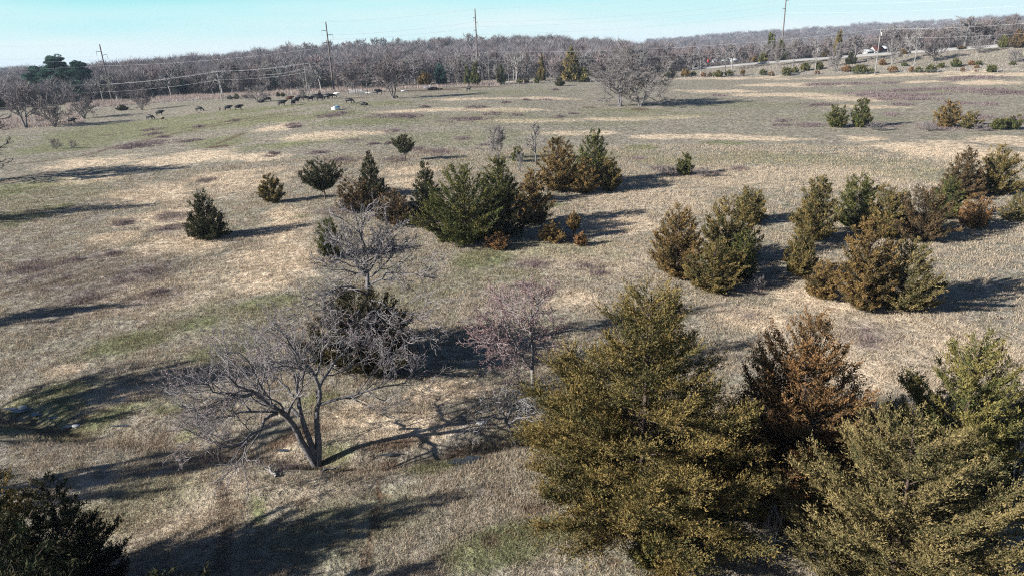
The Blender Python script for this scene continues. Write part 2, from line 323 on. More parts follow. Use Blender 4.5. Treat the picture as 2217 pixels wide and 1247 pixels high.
def ground():
    inner = np.radians(np.arange(-48, 48.01, 0.22)); outer = np.radians(np.concatenate([np.arange(-180, -48, 3), np.arange(51, 180, 3)]))
    A = np.sort(np.concatenate([inner, outer]))
    rr = [0.5, 3, 6, 9, 12]
    while rr[-1] < 4000:
        r = rr[-1]; rr.append(r + max(0.12, r*(0.0075 if r < 420 else 0.016 if r < 1200 else .05)))
    Rr = np.array(rr); na, nr = len(A), len(Rr)
    X = np.outer(Rr, np.sin(A)); Y = np.outer(Rr, np.cos(A)); Z = tz(X, Y)
    m = build_masks(X, Y)
    V = np.stack([X, Y, Z], -1).reshape(-1, 3)
    i = np.arange(nr-1)[:, None]; j = np.arange(na)[None, :]; j2 = (j+1) % na
    Fc = np.stack([i*na+j, i*na+j2, (i+1)*na+j2, (i+1)*na+j], -1).reshape(-1, 4)
    Fc = Fc[:, ::-1]
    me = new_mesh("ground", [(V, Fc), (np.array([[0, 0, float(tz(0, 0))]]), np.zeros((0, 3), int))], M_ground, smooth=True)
    n = len(me.vertices)
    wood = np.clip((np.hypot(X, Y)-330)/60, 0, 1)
    def setc(name, cs):
        arr = np.ones((n, 4), np.float32); c = np.stack([k.ravel() for k in cs], 1); arr[:len(c), :3] = c
        at = me.attributes.new(name, 'FLOAT_COLOR', 'POINT'); at.data.foreach_set('color', arr.ravel())
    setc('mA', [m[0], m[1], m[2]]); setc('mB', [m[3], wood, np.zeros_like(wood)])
    return tag(link("ground", me), "winter pasture of tan and greenish dry grass", None, kind="structure")

def ground_mat():
    m = bpy.data.materials.new("pasture"); m.use_nodes = True; n = m.node_tree; b = n.nodes['Principled BSDF']; lk = n.links.new
    b.inputs['Roughness'].default_value = 0.95; b.inputs['Specular IOR Level'].default_value = 0.1
    geo = n.nodes.new("ShaderNodeNewGeometry")
    def noise(scale, det=4, rough=.55, vec=None):
        z = n.nodes.new("ShaderNodeTexNoise"); z.inputs['Scale'].default_value = scale; z.inputs['Detail'].default_value = det
        z.inputs['Roughness'].default_value = rough; lk(vec or geo.outputs['Position'], z.inputs['Vector']); return z.outputs[0]
    def mrange(src, a, b_, c, d):
        r = n.nodes.new("ShaderNodeMapRange"); r.inputs[1].default_value = a; r.inputs[2].default_value = b_; r.inputs[3].default_value = c; r.inputs[4].default_value = d
        lk(src, r.inputs[0]); return r.outputs[0]
    def mix(f_, a, b_):
        x = n.nodes.new("ShaderNodeMix"); x.data_type = 'RGBA'
        if isinstance(f_, float): x.inputs[0].default_value = f_
        else: lk(f_, x.inputs[0])
        for k, s_ in ((6, a), (7, b_)):
            if isinstance(s_, tuple): x.inputs[k].default_value = (*s_, 1)
            else: lk(s_, x.inputs[k])
        return x.outputs[2]
    def mul(a, b_):
        x = n.nodes.new("ShaderNodeMath"); x.operation = 'MULTIPLY'
        for k, s_ in ((0, a), (1, b_)):
            if isinstance(s_, float): x.inputs[k].default_value = s_
            else: lk(s_, x.inputs[k])
        return x.outputs[0]
    aA = n.nodes.new("ShaderNodeAttribute"); aA.attribute_name = 'mA'; sA = n.nodes.new("ShaderNodeSeparateColor"); lk(aA.outputs['Color'], sA.inputs[0])
    aB = n.nodes.new("ShaderNodeAttribute"); aB.attribute_name = 'mB'; sB = n.nodes.new("ShaderNodeSeparateColor"); lk(aB.outputs['Color'], sB.inputs[0])
    big = noise(0.05, 5); mid = noise(0.45, 5, .6); fine = noise(3.2, 5, .65); vf = noise(14, 3, .6)
    base = mix(mrange(big, .38, .62, 0, 1), (0.250, 0.225, 0.180), (0.222, 0.215, 0.155))
    base = mix(mrange(mid, .35, .68, 0, 1), base, (0.305, 0.27, 0.22))
    base = mix(mul(mrange(mid, .5, .3, 0, 1), 0.5), base, (0.20, 0.19, 0.13))
    straw = mix(mrange(fine, .35, .65, 0, 1), (0.68, 0.55, 0.40), (0.50, 0.40, 0.285))
    green = mix(mrange(mid, .35, .65, 0, 1), (0.16, 0.175, 0.085), (0.225, 0.22, 0.125))
    brush = mix(mrange(fine, .35, .65, 0, 1), (0.15, 0.12, 0.115), (0.25, 0.205, 0.19))
    mud = mix(mrange(fine, .35, .65, 0, 1), (0.17, 0.115, 0.08), (0.10, 0.075, 0.055))
    col = mix(mul(sA.outputs[0], mrange(mid, .3, .5, .35, 1)), base, straw)
    col = mix(mul(sA.outputs[1], mrange(fine, .3, .55, .45, .95)), col, green)
    col = mix(mul(sA.outputs[2], mrange(fine, .3, .6, .3, 1)), col, brush)
    col = mix(sB.outputs[0], col, mud)
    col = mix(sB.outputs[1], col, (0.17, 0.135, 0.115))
    # dead grass lies in lighter and darker tussocks
    tus = noise(1.3, 6, .7)
    k1 = mul(mrange(fine, .32, .68, .62, 1.38), mrange(tus, .38, .62, .58, 1.36)); k2 = mul(k1, mrange(vf, .3, .7, .8, 1.2))
    sp = n.nodes.new("ShaderNodeVectorMath"); sp.operation = 'SCALE'; lk(col, sp.inputs[0]); lk(k2, sp.inputs['Scale'])
    # scattered small bare spots
    vor = noise(0.8, 4, .6); spot = mrange(vor, .62, .68, 0, .75)
    col = mix(spot, sp.outputs[0], (0.12, 0.075, 0.045))
    lk(col, b.inputs['Base Color'])
    add = n.nodes.new("ShaderNodeMath"); add.operation = 'ADD'; lk(mul(tus, 2.2), add.inputs[0]); lk(fine, add.inputs[1])
    bm = n.nodes.new("ShaderNodeBump"); bm.inputs['Strength'].default_value = 1.0; bm.inputs['Distance'].default_value = 0.22
    lk(add.outputs[0], bm.inputs['Height']); lk(bm.outputs[0], b.inputs['Normal'])
    return m
M_ground = ground_mat()
ground()

# road: asphalt strip with shoulders, on top of its bank
def strip(path, w, z, m, name, label):
    P = np.array(path)
    s = np.linspace(0, len(P)-1, 160); Q = np.stack([np.interp(s, np.arange(len(P)), P[:, k]) for k in range(2)], 1)
    ker = np.hanning(27); ker /= ker.sum()
    Qp = np.pad(Q, ((13, 13), (0, 0)), mode='reflect', reflect_type='odd'); Q = np.stack([np.convolve(Qp[:, k], ker, 'valid') for k in range(2)], 1)
    t = unit(np.gradient(Q, axis=0)); nrm = np.stack([-t[:, 1], t[:, 0]], 1)
    a = Q + nrm*w/2; b = Q - nrm*w/2; c = Q
    zz = np.maximum(np.maximum(tz(a[:, 0], a[:, 1]), tz(b[:, 0], b[:, 1])), tz(c[:, 0], c[:, 1])) + z
    top = [np.column_stack([a, zz]), np.column_stack([b, zz])]
    a2 = Q + nrm*(w/2+1.5); b2 = Q - nrm*(w/2+1.5)
    V = np.concatenate([np.column_stack([a2, zz-1.2]), top[0], top[1], np.column_stack([b2, zz-1.2])]); n_ = len(Q)
    f = [np.stack([np.arange(n_-1)+k*n_, np.arange(1, n_)+k*n_, np.arange(1, n_)+(k+1)*n_, np.arange(n_-1)+(k+1)*n_], 1) for k in range(3)]
    o = link(name, new_mesh(name, [(V, np.concatenate(f))], m)); tag(o, label, kind="structure")
    return Q, zz, nrm
M_road = mat("worn_asphalt", (0.27, 0.265, 0.26), 0.8, var=.12, scale=.3)
RQ, RZ, RN = strip(ROAD, 9.0, 0.35, M_road, "road", "pale worn asphalt road on its bank")
M_paint = mat("yellow_road_paint", (0.6, 0.42, 0.08), .7, var=.1)
def centre_line():
    a = RQ+RN*.12; b = RQ-RN*.12; z = RZ+.004
    V = np.concatenate([np.column_stack([a, z]), np.column_stack([b, z])]); n_ = len(RQ)
    f = np.stack([np.arange(n_-1), np.arange(1, n_), np.arange(1, n_)+n_, np.arange(n_-1)+n_], 1)
    tag(link("road_centre_line", new_mesh("road_centre_line", [(V, f)], M_paint)), "yellow centre line of the road", kind="structure")
centre_line()
M_gravel = mat("pale_gravel", (0.42, 0.37, 0.31), .9, var=.2, scale=.6)
strip([G(*p) for p in [(1030, 183), (1071, 179.5), (1120, 177), (1178, 172.5), (1230, 168), (1300, 163), (1400, 157)]], 3.2, 0.1, M_gravel, "gravel_track", "pale gravel track in the ditch beyond the pasture")

# puddles in the wet ditch at the left
M_water = mat("shallow_puddle_water", (0.05, 0.06, 0.07), 0.06, spec=.6)
def puddles():
    for k, (px, py, rx, ry) in enumerate([(48, 886, 34, 8), (82, 897, 16, 5), (158, 922, 22, 6), (118, 905, 14, 3), (265, 922, 20, 3), (1010, 1000, 30, 6), (840, 985, 26, 5), (620, 975, 24, 4)]):
        C = G(px, py); dp = depth(C); rg = rngof('pud', k); n_ = 40; a = np.arange(n_)*2*math.pi/n_
        A_ = G(px, py-ry); b = np.hypot(*(A_-C)[:2]); rr_ = 1+.3*np.sin(a*3+k)+.15*np.sin(a*7+k*2)
        x = C[0]+rx*dp/F*np.cos(a)*rr_; y = C[1]+b*np.sin(a)*rr_
        z = float(tz(C[0], C[1]))+.04
        V = np.column_stack([np.append(x, C[0]), np.append(y, C[1]), np.full(n_+1, z)])
        f = np.stack([np.arange(n_), (np.arange(n_)+1) % n_, np.full(n_, n_)], 1)
        tag(link("puddle", new_mesh("puddle", [(V, f)], M_water)), "shallow puddle in the wet ditch", kind="structure", group="puddles along the ditch")
puddles()

# ------------------------------------------------------------------ stuff: grass, weeds, low brush
def blades(P, h, w, lean, col, rg, per=1):
    """one leaning triangle per point"""
    n_ = len(P); a = rg.uniform(0, 2*math.pi, n_); b = rg.uniform(0, 2*math.pi, n_)
    side = np.stack([np.cos(a), np.sin(a), np.zeros(n_)], 1)*(w/2)[:, None]
    ln = (rg.uniform(.2, 1, n_)*lean)[:, None]
    tip = P + np.stack([np.cos(b), np.sin(b), np.zeros(n_)], 1)*h[:, None]*ln + np.stack([np.zeros(n_), np.zeros(n_), h*np.sqrt(np.clip(1-(ln[:, 0]**2)*.7, .1, 1))], 1)
    V = np.stack([P-side, P+side, tip], 1).reshape(-1, 3); Fc = np.arange(3*n_).reshape(-1, 3)
    return (V, Fc), col
def with_z(x, y, off=-.01): return np.column_stack([x, y, tz(x, y)+off])
def pick(rg, n_, cols, w=None, var=.2):
    c = np.array(cols)[rg.choice(len(cols), n_, p=w)]
    return c*rg.uniform(1-var, 1+var, (n_, 1))

def grass():
    rg = rngof('grass')
    n_ = 150000
    r = 16*np.exp(rg.uniform(0, 1, n_)**.9*math.log(120/16)); a = rg.uniform(-.72, .72, n_)
    x = r*np.sin(a); y = r*np.cos(a)
    keep = fbm(x/1.6, y/1.6, 3, 77) + rg.uniform(-.25, .25, n_) > .46; x = x[keep]; y = y[keep]; r = r[keep]
    m = build_masks(x, y); per = 9
    X = np.repeat(x, per); Y = np.repeat(y, per); Rr = np.repeat(r, per); n_ = len(X)
    sp = .07+.0016*Rr
    X = X+rg.normal(0, 1, n_)*sp; Y = Y+rg.normal(0, 1, n_)*sp
    h = rg.uniform(.05, .16, n_)*(1+Rr/90); w = .008+.00042*Rr
    straw = np.array([.55, .45, .335]); tan = np.array([.29, .245, .185]); gr = np.array([.15, .165, .06]); dk = np.array([.2, .155, .115])
    c = tan+(straw-tan)*rg.uniform(0, 1, (n_, 1))
    g = np.repeat(m[1], per)[:, None]*rg.uniform(0.2, 1, (n_, 1)) ; c = c*(1-g)+gr*g
    s_ = np.repeat(m[0], per)[:, None]*.7; c = c*(1-s_)+straw*1.1*s_
    b = np.repeat(m[2]*.8+m[3]*.5, per)[:, None]; c = c*(1-b)+dk*b
    c = c*rg.uniform(.68, 1.12, (n_, 1))
    ch, cc = blades(with_z(X, Y), h, w, .85, c, rg)
    tag(link("grass", new_mesh("grass", [ch], M_stuff, cc)), "short dry winter grass in tussocks on the near pasture", "grass", kind="stuff")
grass()

def brush():
    rg = rngof('brush'); Vs = []; cols = []
    for k, (px, py, rx, ry) in enumerate(BRUSH):
        C = G(px, py+ry*.3); dp = depth(C); a = rx*dp/F; b = np.hypot(*(G(px, py-ry)-G(px, py+ry))[:2])/2*1.0
        az = math.atan2(C[0], C[1]); dist = np.hypot(C[0], C[1])
        n_ = int(min(22000, max(900, a*b*3.14*np.clip(7000/dist, 30, 150))))
        q = rg.uniform(0, 2*math.pi, n_); rr_ = rg.uniform(0, 1, n_)**.65
        rr_ = rr_*(.35+1.3*fbm(np.cos(q)*2+k, np.sin(q)*2, 3, 3))
        e = a*rr_*np.cos(q); g = b*rr_*np.sin(q)
        x = C[0]+e*math.cos(az)+g*math.sin(az); y = C[1]-e*math.sin(az)+g*math.cos(az)
        kk = fbm(x/1.1, y/1.1, 2, 40) > rg.uniform(.32, .68, n_); x = x[kk]; y = y[kk]; rr_ = rr_[kk]; n_ = len(x)
        h = (.22+.0028*min(dist, 210))*rg.uniform(.5, 1.1, n_)*(1.05-.6*rr_); w = np.full(n_, .008+.0004*dist)
        tone = rg.uniform(.8, 1.2)
        c = pick(rg, n_, [(.15, .11, .115), (.21, .16, .16), (.11, .085, .09), (.27, .225, .22)], var=.25)*tone
        ch, cc = blades(with_z(x, y), h, w, .75, c, rg); Vs.append(ch); cols.append(cc)
    tag(link("low_brush", new_mesh("low_brush", Vs, M_stuff, np.concatenate(cols))), "low mauve brown thickets of bare stems dotted over the pasture", "brush", kind="stuff")
brush()

def band(name, label, cat, seed, n_, pxa, pxb, d0, d1, h0, h1, cols, w0=.1, lean=.6, thr=.45):
    rg = rngof(seed); px = rg.uniform(pxa, pxb, n_); a = np.interp(px, np.array(list(TC)), _az)
    d = np.array([d0(p) for p in (pxa, (pxa+pxb)/2, pxb)]); e = np.array([d1(p) for p in (pxa, (pxa+pxb)/2, pxb)])
    r = np.interp(px, [pxa, (pxa+pxb)/2, pxb], d); r1 = np.interp(px, [pxa, (pxa+pxb)/2, pxb], e); r = r+(r1-r)*rg.uniform(0, 1, n_)
    x = r*np.sin(a); y = r*np.cos(a); k = fbm(x/5, y/5, 3, 60)+rg.uniform(-.2, .2, n_) > thr
    x = x[k]; y = y[k]; n_ = len(x); hh = fbm(x/7, y/7, 3, 66)
    h = rg.uniform(h0, h1, n_)*(.4+1.2*hh); w = np.full(n_, w0)
    ch, cc = blades(with_z(x, y), h, w, lean, pick(rg, n_, cols, var=.3), rg)
    tag(link(name, new_mesh(name, [ch], M_stuff, cc)), label, cat, kind="stuff")
def fence_d(px): return float(np.interp(px, FENCE_X, FENCE_R))
FENCEPX = [(-150, 244), (30, 240), (130, 240), (250, 235), (330, 227), (430, 221), (540, 214), (640, 207), (720, 205), (780, 204), (840, 201), (900, 197), (960, 194), (1060, 188), (1150, 186), (1240, 182),
           (1330, 178), (1450, 171), (1550, 167), (1650, 166), (1780, 164), (1894, 162), (2000, 159.5), (2120, 158), (2217, 157), (2350, 152)]
FEN = [G(*p) for p in FENCEPX]
FENCE_X = [p[0] for p in FENCEPX]; FENCE_R = [float(np.hypot(P[0], P[1])) for P in FEN]
PAL = [(.42, .35, .31), (.33, .26, .24), (.5, .43, .38), (.26, .2, .19)]
band("tall_weeds", "tall pale mauve dry weeds in a strip behind the pasture fence", "weeds", 'weedsA', 60000, 120, 1080, lambda p: fence_d(p)+2, lambda p: fence_d(p)+32, .5, 1.5, PAL, .11)
band("bank_weeds", "sparse grey dry weeds on the sloping road bank", "weeds", 'weedsB', 60000, 1080, 2300, lambda p: fence_d(p)+2, lambda p: 338, .2, .65, [(.34, .29, .26), (.27, .24, .22), (.42, .38, .33), (.2, .18, .17)], .1)
band("marsh_weeds", "brown grey dry weeds on the low ground at the far left", "weeds", 'weedsC', 26000, -150, 150, lambda p: 238, lambda p: 290, .3, 1.2, PAL, .1, thr=.5)
band("undergrowth", "dark tangled undergrowth along the foot of the far wood", "undergrowth", 'weedsD', 70000, -200, 1500, lambda p: fence_d(p)+34, lambda p: fence_d(p)+75, 1.0, 3.2, [(.13, .115, .115), (.085, .075, .075), (.2, .175, .17)], .14, .8, .42)
band("roadside_undergrowth", "dark tangled undergrowth behind the raised road", "undergrowth", 'weedsE', 45000, 1480, 2400, lambda p: 361, lambda p: 400, 1.2, 3.4, [(.13, .115, .115), (.085, .075, .075), (.19, .17, .165)], .15, .8, .42)

# ------------------------------------------------------------------ trees
def cedar_meshes(seed, h, r, style, tint, leaf, dens, limbs=None, wood=True):
    rg = rngof('cedar', seed); nl = limbs or int(np.clip(h*20, 60, 240))
    t0 = {'vase': .28, 'umbrella': .36, 'raised': .16}.get(style, .03)
    t = t0 + (0.985-t0)*(np.arange(nl)+rg.uniform(0, 1, nl))/nl
    t = t0 + (t-t0)**1.12*(0.985-t0)**(-.12)
    if style == 'cone': prof = (1-t)**.68*np.minimum(1, .7+(t-t0)/.14)
    elif style == 'egg': prof = (1-t)**.46*np.minimum(1, .5+(t-t0)/.62)*1.1
    elif style in ('vase', 'umbrella'): prof = np.sin(np.clip((t-t0)/(1-t0), 0, 1)**.75*math.pi*.93+.12)**.8
    elif style == 'spread': prof = (1-t)**.66*np.minimum(1, .8+(t-t0)/.3)*(1+.16*np.sin(t*12+seed % 7))
    else: prof = (1-t)**.65*np.minimum(1, .6+(t-t0)/.2)
    az = np.arange(nl)*2.39996+rg.uniform(-.5, .5, nl); ph = rg.uniform(0, 6.28, 3)
    lobe = 1+.13*np.sin(az*2+ph[0]+t*3)+.10*np.sin(az*3+ph[1]-t*5)
    Lr = np.maximum(r*prof*lobe*rg.uniform(.76, 1.1, nl), .05*r)
    el = np.radians(rg.uniform(12, 38, nl)+28*t)
    if style in ('egg', 'cone'): el = np.radians(rg.uniform(26, 50, nl)+18*t)
    if style in ('vase', 'umbrella'): el = np.radians(rg.uniform(25, 50, nl)+15*t)
    if style == 'spread': el = np.radians(rg.uniform(0, 25, nl)+32*t)
    zt = t*h; rise = np.minimum(Lr*np.tan(el), zt*.75+.1); z0 = zt-rise*.9
    z0 = np.maximum(z0, .04*h if t0 < .1 else t0*h*.8)
    lean = rg.normal(0, .02, 2)*h
    def trunk(z): return np.stack([lean[0]*(z/h)**2, lean[1]*(z/h)**2, z], -1)
    K = 7; s = np.linspace(0, 1, K)
    A = trunk(z0); Bp = A + np.stack([np.cos(az)*Lr, np.sin(az)*Lr, rise], 1)
    Bp[:, 2] = np.minimum(Bp[:, 2], h*1.0)
    droop = (Lr*.12)[:, None]
    P = A[:, None]+(Bp-A)[:, None]*s[None, :, None]; P[:, :, 2] += -droop*np.sin(s*math.pi)[None]*(.6 if style != 'vase' else 1)
    P[:, 1:, :] += rg.normal(0, 1, (nl, K-1, 3))*(Lr*.025)[:, None, None]
    # sprays
    area = 2*math.pi*r*h*.62; nleaf = int(np.clip(3.3*dens*area/(leaf*leaf*.33), 2400, 460000)); per = 18
    ns = max(80, nleaf//per)
    wgt = Lr**1.45; wgt /= wgt.sum(); li = rg.choice(nl, ns, p=wgt)
    q = rg.uniform(.06, 1, ns)**.72; qi = q*(K-1); i0 = np.minimum(qi.astype(int), K-2); fr = (qi-i0)[:, None]
    O = P[li, i0]*(1-fr)+P[li, i0+1]*fr
    D = unit(P[li, i0+1]-P[li, i0]); side = unit(np.cross(D, [0, 0, 1.]))*rg.choice([-1, 1], ns)[:, None]
    sd = unit(D*rg.uniform(.3, 1.1, (ns, 1))+side*rg.uniform(.0, 1.1, (ns, 1))+np.array([0, 0, 1.])*rg.uniform(-.15, .75, (ns, 1))+rg.normal(0, .15, (ns, 3)))
    sl = (.10*r+.10+.10*Lr[li])*rg.uniform(.5, 1.35, ns)*(1.25-.55*q)
    u = rg.uniform(.05, 1, (ns, per)); lp = O[:, None]+sd[:, None]*(u*sl[:, None])[:, :, None]+rg.normal(0, leaf*.36, (ns, per, 3))
    ld = unit(sd[:, None]*.9+rg.normal(0, .42, (ns, per, 3))+np.array([0, 0, .25]))
    ll = leaf*rg.uniform(.6, 1.35, (ns, per))
    lp = lp.reshape(-1, 3); ld = ld.reshape(-1, 3); ll = ll.reshape(-1)
    sv = unit(np.cross(ld, rg.normal(0, 1, ld.shape)))*(ll*.2)[:, None]
    base = lp-ld*(ll*.35)[:, None]
    V = np.stack([base-sv, base+sv, lp+ld*(ll*.65)[:, None]], 1).reshape(-1, 3); V[:, 2] = np.maximum(V[:, 2], .02+rg.uniform(0, .05, len(V)))
    Fc = np.arange(len(V)).reshape(-1, 3)
    G_, B_, am = TINTS[tint]
    tip = (u*.45+q[:, None]*.4).reshape(-1)
    lim = rg.uniform(-.35, .35, nl)[li]; spv = rg.uniform(-.4, .4, ns)
    k = np.clip(am*1.05+(tip-.5)*.9+np.repeat(lim+spv, per), 0, 1)[:, None]
    c = (np.array(G_)*(1-k)+np.array(B_)*k)*rg.uniform(.8, 1.2, (len(k), 1))
    rad_ = np.hypot(V[:, 0], V[:, 1]); kx = r/np.percentile(rad_, 97); kz = h/np.percentile(V[:, 2], 99.8)
    S_ = np.array([kx, kx, kz]); V = V*S_
    foliage = new_mesh("foliage", [(V, Fc)], M_leaf, c)
    zz = np.linspace(0, h*.97, 9); tp = trunk(zz); rad = (.012*h+.05)*(1-zz/h*.93)
    ch = [tubes(tp[None], rad[None], 7)]
    P = P*S_; tp = tp*S_; O = O*S_
    ch = [tubes(tp[None], rad[None], 7)]
    if wood:
        br = (.004*h+.008)*(.4+.6*Lr/Lr.max()); ch.append(tubes(P, br[:, None]*np.linspace(1, .25, K)[None], 4))
        # fine dead twigs showing through
        nt_ = min(1400, ns//6); a = O[:nt_]; b = a+sd[:nt_]*sl[:nt_, None]*.8
        ch.append(tubes(np.stack([a, (a+b)/2+rg.normal(0, .01, a.shape), b], 1), np.full((nt_, 3), max(.006, leaf*.05))*np.array([1, .8, .4]), 3))
    trunk_ = new_mesh("trunk", ch, M_bark)
    return foliage, trunk_
TINTS = {'g': ((.050, .066, .026), (.14, .125, .042), .32), 'o': ((.058, .064, .030), (.195, .142, .052), .5), 'b': ((.062, .058, .030), (.205, .132, .052), .55),
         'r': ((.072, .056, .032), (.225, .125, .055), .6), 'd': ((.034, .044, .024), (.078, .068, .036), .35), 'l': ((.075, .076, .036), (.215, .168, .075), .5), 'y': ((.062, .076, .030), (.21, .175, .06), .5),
         'n': ((.052, .045, .028), (.135, .090, .048), .48), 'm': ((.036, .040, .024), (.090, .070, .038), .42), 'k': ((.020, .048, .045), (.030, .062, .050), .5)}

def cedar(px, yb, yt, hw, style, tint, label, group=None, name="red_cedar", cat="cedar tree", back=.5, dens=1.0, leafpx=2.3, wood=True):
    B = G(px, yb); d0 = depth(B); r = hw*d0/F
    v = unit(np.array([B[0], B[1]])); B = np.array([B[0]+v[0]*r*back, B[1]+v[1]*r*back, 0]); B[2] = float(tz(B[0], B[1]))
    # keep the crown's axis under the pixel column it shows on
    r = hw*depth(B)/F; h = max(topz(B, yt), .3)
    leaf = float(np.clip(leafpx*depth(B)/669.0, .06, 1.2))
    f, t = cedar_meshes(label, h, r, style, tint, leaf, dens, wood=wood)
    o = rootat(name, B, label, cat, group, rotz=0)
    link("foliage", f, o); link("trunk", t, o)
    return o
cedar_meshes.__defaults__
_cm = cedar_meshes
def cedar_meshes(seed, *a, **k):
    return _cm(zlib.crc32(str(seed).encode()) % 100000, *a, **k)

# ---- foreground and midground cedars, each its own shape
GC = "cedars scattered over the pasture"
near = [
 (1385, 1165, 640, 278, 'spread', 'o', "huge spreading olive brown cedar in the middle foreground, tallest and widest of all", .35, 1.5),
 (1705, 1120, 690, 195, 'cone', 'r', "tall rust tipped foreground cedar with an open pointed top right of the huge spreading one", .5, 1.4),
 (1925, 1290, 915, 222, 'egg', 'l', "big pale tan foreground cedar at the lower right with a bare leader showing", .3, 1.4),
 (2052, 1080, 735, 165, 'cone', 'y', "yellow green pointed foreground cedar nearest the right edge", .5, 1.4),
 (1420, 1240, 1165, 62, 'egg', 'y', "small yellowish cedar bush at the foot of the huge spreading cedar", .4, 1.2),
 (20, 1335, 925, 125, 'spread', 'o', "dark cedar with orange tinged top cut by the left frame edge", .4, .85),
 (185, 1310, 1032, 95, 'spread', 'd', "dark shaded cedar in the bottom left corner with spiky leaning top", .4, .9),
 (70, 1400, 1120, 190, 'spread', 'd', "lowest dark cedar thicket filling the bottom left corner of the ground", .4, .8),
]
for px, yb, yt, hw, st, ti, lb, bk, dn in near:
    cedar(px, yb, yt, hw, st, ti, lb, GC, back=bk, dens=dn, leafpx=2.2)
mids = [
 (453, 522, 415, 50, 'cone', 'd', "lone dark pointed cedar with a long blue shadow in the left pasture"),
 (591, 441, 378, 28, 'egg', 'o', "small round olive cedar left of the vase shaped one"),
 (705, 436, 345, 46, 'vase', 'd', "dark vase shaped cedar flaring from a narrow foot"),
 (806, 430, 330, 31, 'cone', 'd', "narrow dark cedar steeple rising behind a rusty bush"),
 (778, 460, 385, 48, 'egg', 'n', "rusty brown cedar bush in front of the dark steeple"),
 (858, 490, 412, 46, 'egg', 'n', "low rusty cedar between the brown bush and the big dark clump"),
 (930, 478, 352, 40, 'cone', 'd', "spiky green cedar with thin leader left of the largest midfield cedar"),
 (1012, 540, 360, 92, 'egg', 'g', "largest midfield cedar, broad dark green with a soft rounded top"),
 (1083, 450, 340, 40, 'egg', 'g', "green cedar peeping over the right shoulder of the largest midfield cedar"),
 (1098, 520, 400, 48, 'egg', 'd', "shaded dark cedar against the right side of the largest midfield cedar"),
 (1156, 492, 370, 40, 'egg', 'b', "bronze topped cedar standing just below the pair of bare saplings"),
 (1080, 545, 502, 26, 'egg', 'r', "small rusty cedar bush at the right foot of the largest midfield cedar"),
 (1212, 420, 298, 42, 'egg', 'b', "bronze green cedar on the left of the four cedar clump"),
 (1286, 402, 282, 48, 'cone', 'g', "tallest green cedar at the back of the four cedar clump"),
 (1266, 422, 343, 32, 'egg', 'b', "short olive brown cedar in front of the four cedar clump"),
 (1318, 416, 343, 30, 'egg', 'o', "light olive cedar on the right of the four cedar clump"),
 (1482, 381, 331, 19, 'egg', 'g', "small green column cedar growing out of a bramble patch"),
 (1195, 527, 480, 34, 'egg', 'b', "leaning rusty olive cedar bush in a pool of shadow"),
 (1257, 534, 503, 16, 'egg', 'r', "tiny rust red cedar seedling on open grass beside a thin trunked one"),
 (718, 562, 476, 34, 'egg', 'g', "green cedar half hidden behind the pale grey bare tree"),
 (1122, 352, 316, 15, 'egg', 'g', "small green cedar between two bare saplings"),
 (1465, 608, 448, 60, 'egg', 'b', "rust and olive cedar at the left end of the right hand thicket"),
 (1574, 575, 428, 58, 'egg', 'o', "green cedar with pale thin leader next to the rust and olive one"),
 (1622, 488, 405, 40, 'egg', 'o', "olive cedar standing behind the green one with the pale leader"),
 (1543, 640, 520, 62, 'egg', 'o', "rounded grey olive cedar at the front of the right hand thicket"),
 (1606, 610, 500, 38, 'egg', 'g', "dark shaded cedar tucked on the right of the rounded front cedar"),
 (1760, 528, 385, 48, 'egg', 'o', "upright olive bronze cedar with a flat spiky top"),
 (1852, 500, 380, 50, 'egg', 'g', "broad green cedar behind the upright olive bronze one"),
 (1728, 605, 492, 36, 'egg', 'o', "slim olive cedar below the upright olive bronze one"),
 (1776, 652, 565, 40, 'egg', 'b', "low orange bronze cedar at the near left of the far right clump"),
 (1862, 682, 470, 60, 'egg', 'b', "big olive cedar in the middle of the far right clump"),
 (1912, 520, 403, 45, 'egg', 'o', "muted olive cedar top showing behind the brown one"),
 (1988, 528, 405, 66, 'egg', 'n', "broad reddish brown cedar in the far right clump"),
 (1948, 682, 515, 72, 'egg', 'l', "pale tan olive cedar at the front of the far right clump"),
 (2078, 432, 322, 46, 'cone', 'n', "pointed reddish brown cedar beside a grey green one near the right edge"),
 (2150, 425, 316, 44, 'egg', 'o', "grey green cedar with spiky top near the right edge"),
 (2042, 478, 383, 34, 'egg', 'g', "bright green cedar below the pointed reddish brown one"),
 (2106, 497, 422, 38, 'egg', 'r', "pinkish brown sprawling cedar right of the bright green one"),
 (2196, 480, 415, 30, 'cone', 'l', "light olive young cedar cut by the right frame edge"),
 (1811, 278, 227, 25, 'egg', 'g', "left one of a pair of round green cedars in the upper right pasture"),
 (1862, 278, 213, 27, 'egg', 'g', "taller right one of a pair of round green cedars in the upper right pasture"),
 (2048, 278, 217, 26, 'egg', 'b', "bronze egg shaped cedar standing alone right of the green pair"),
 (2098, 280, 241, 22, 'egg', 'o', "low olive cedar right of the bronze egg shaped one"),
 (2160, 282, 256, 15, 'egg', 'g', "small green cedar bush touching its taller neighbour near the right edge"),
 (2190, 281, 248, 18, 'egg', 'g', "taller green cedar bush of the touching two near the right edge"),
]
for r_ in mids: cedar(r_[0], r_[1], r_[2], r_[3]*1.03, *r_[4:], group=GC, leafpx=1.7, dens=1.15)
cedar(788, 812, 628, 128, 'egg', 'm', "broad dark brown cedar wrapped in the bare limbs of a grey tree", GC, back=.35, dens=2.0, leafpx=1.8)
cedar(878, 349, 291, 26, 'umbrella', 'd', "small umbrella topped cedar on a bare trunk in open pasture", GC, back=0)
cedar(1242, 516, 458, 17, 'umbrella', 'b', "thin trunked young cedar with a rusty top beside the tiny red seedling", GC, back=0)

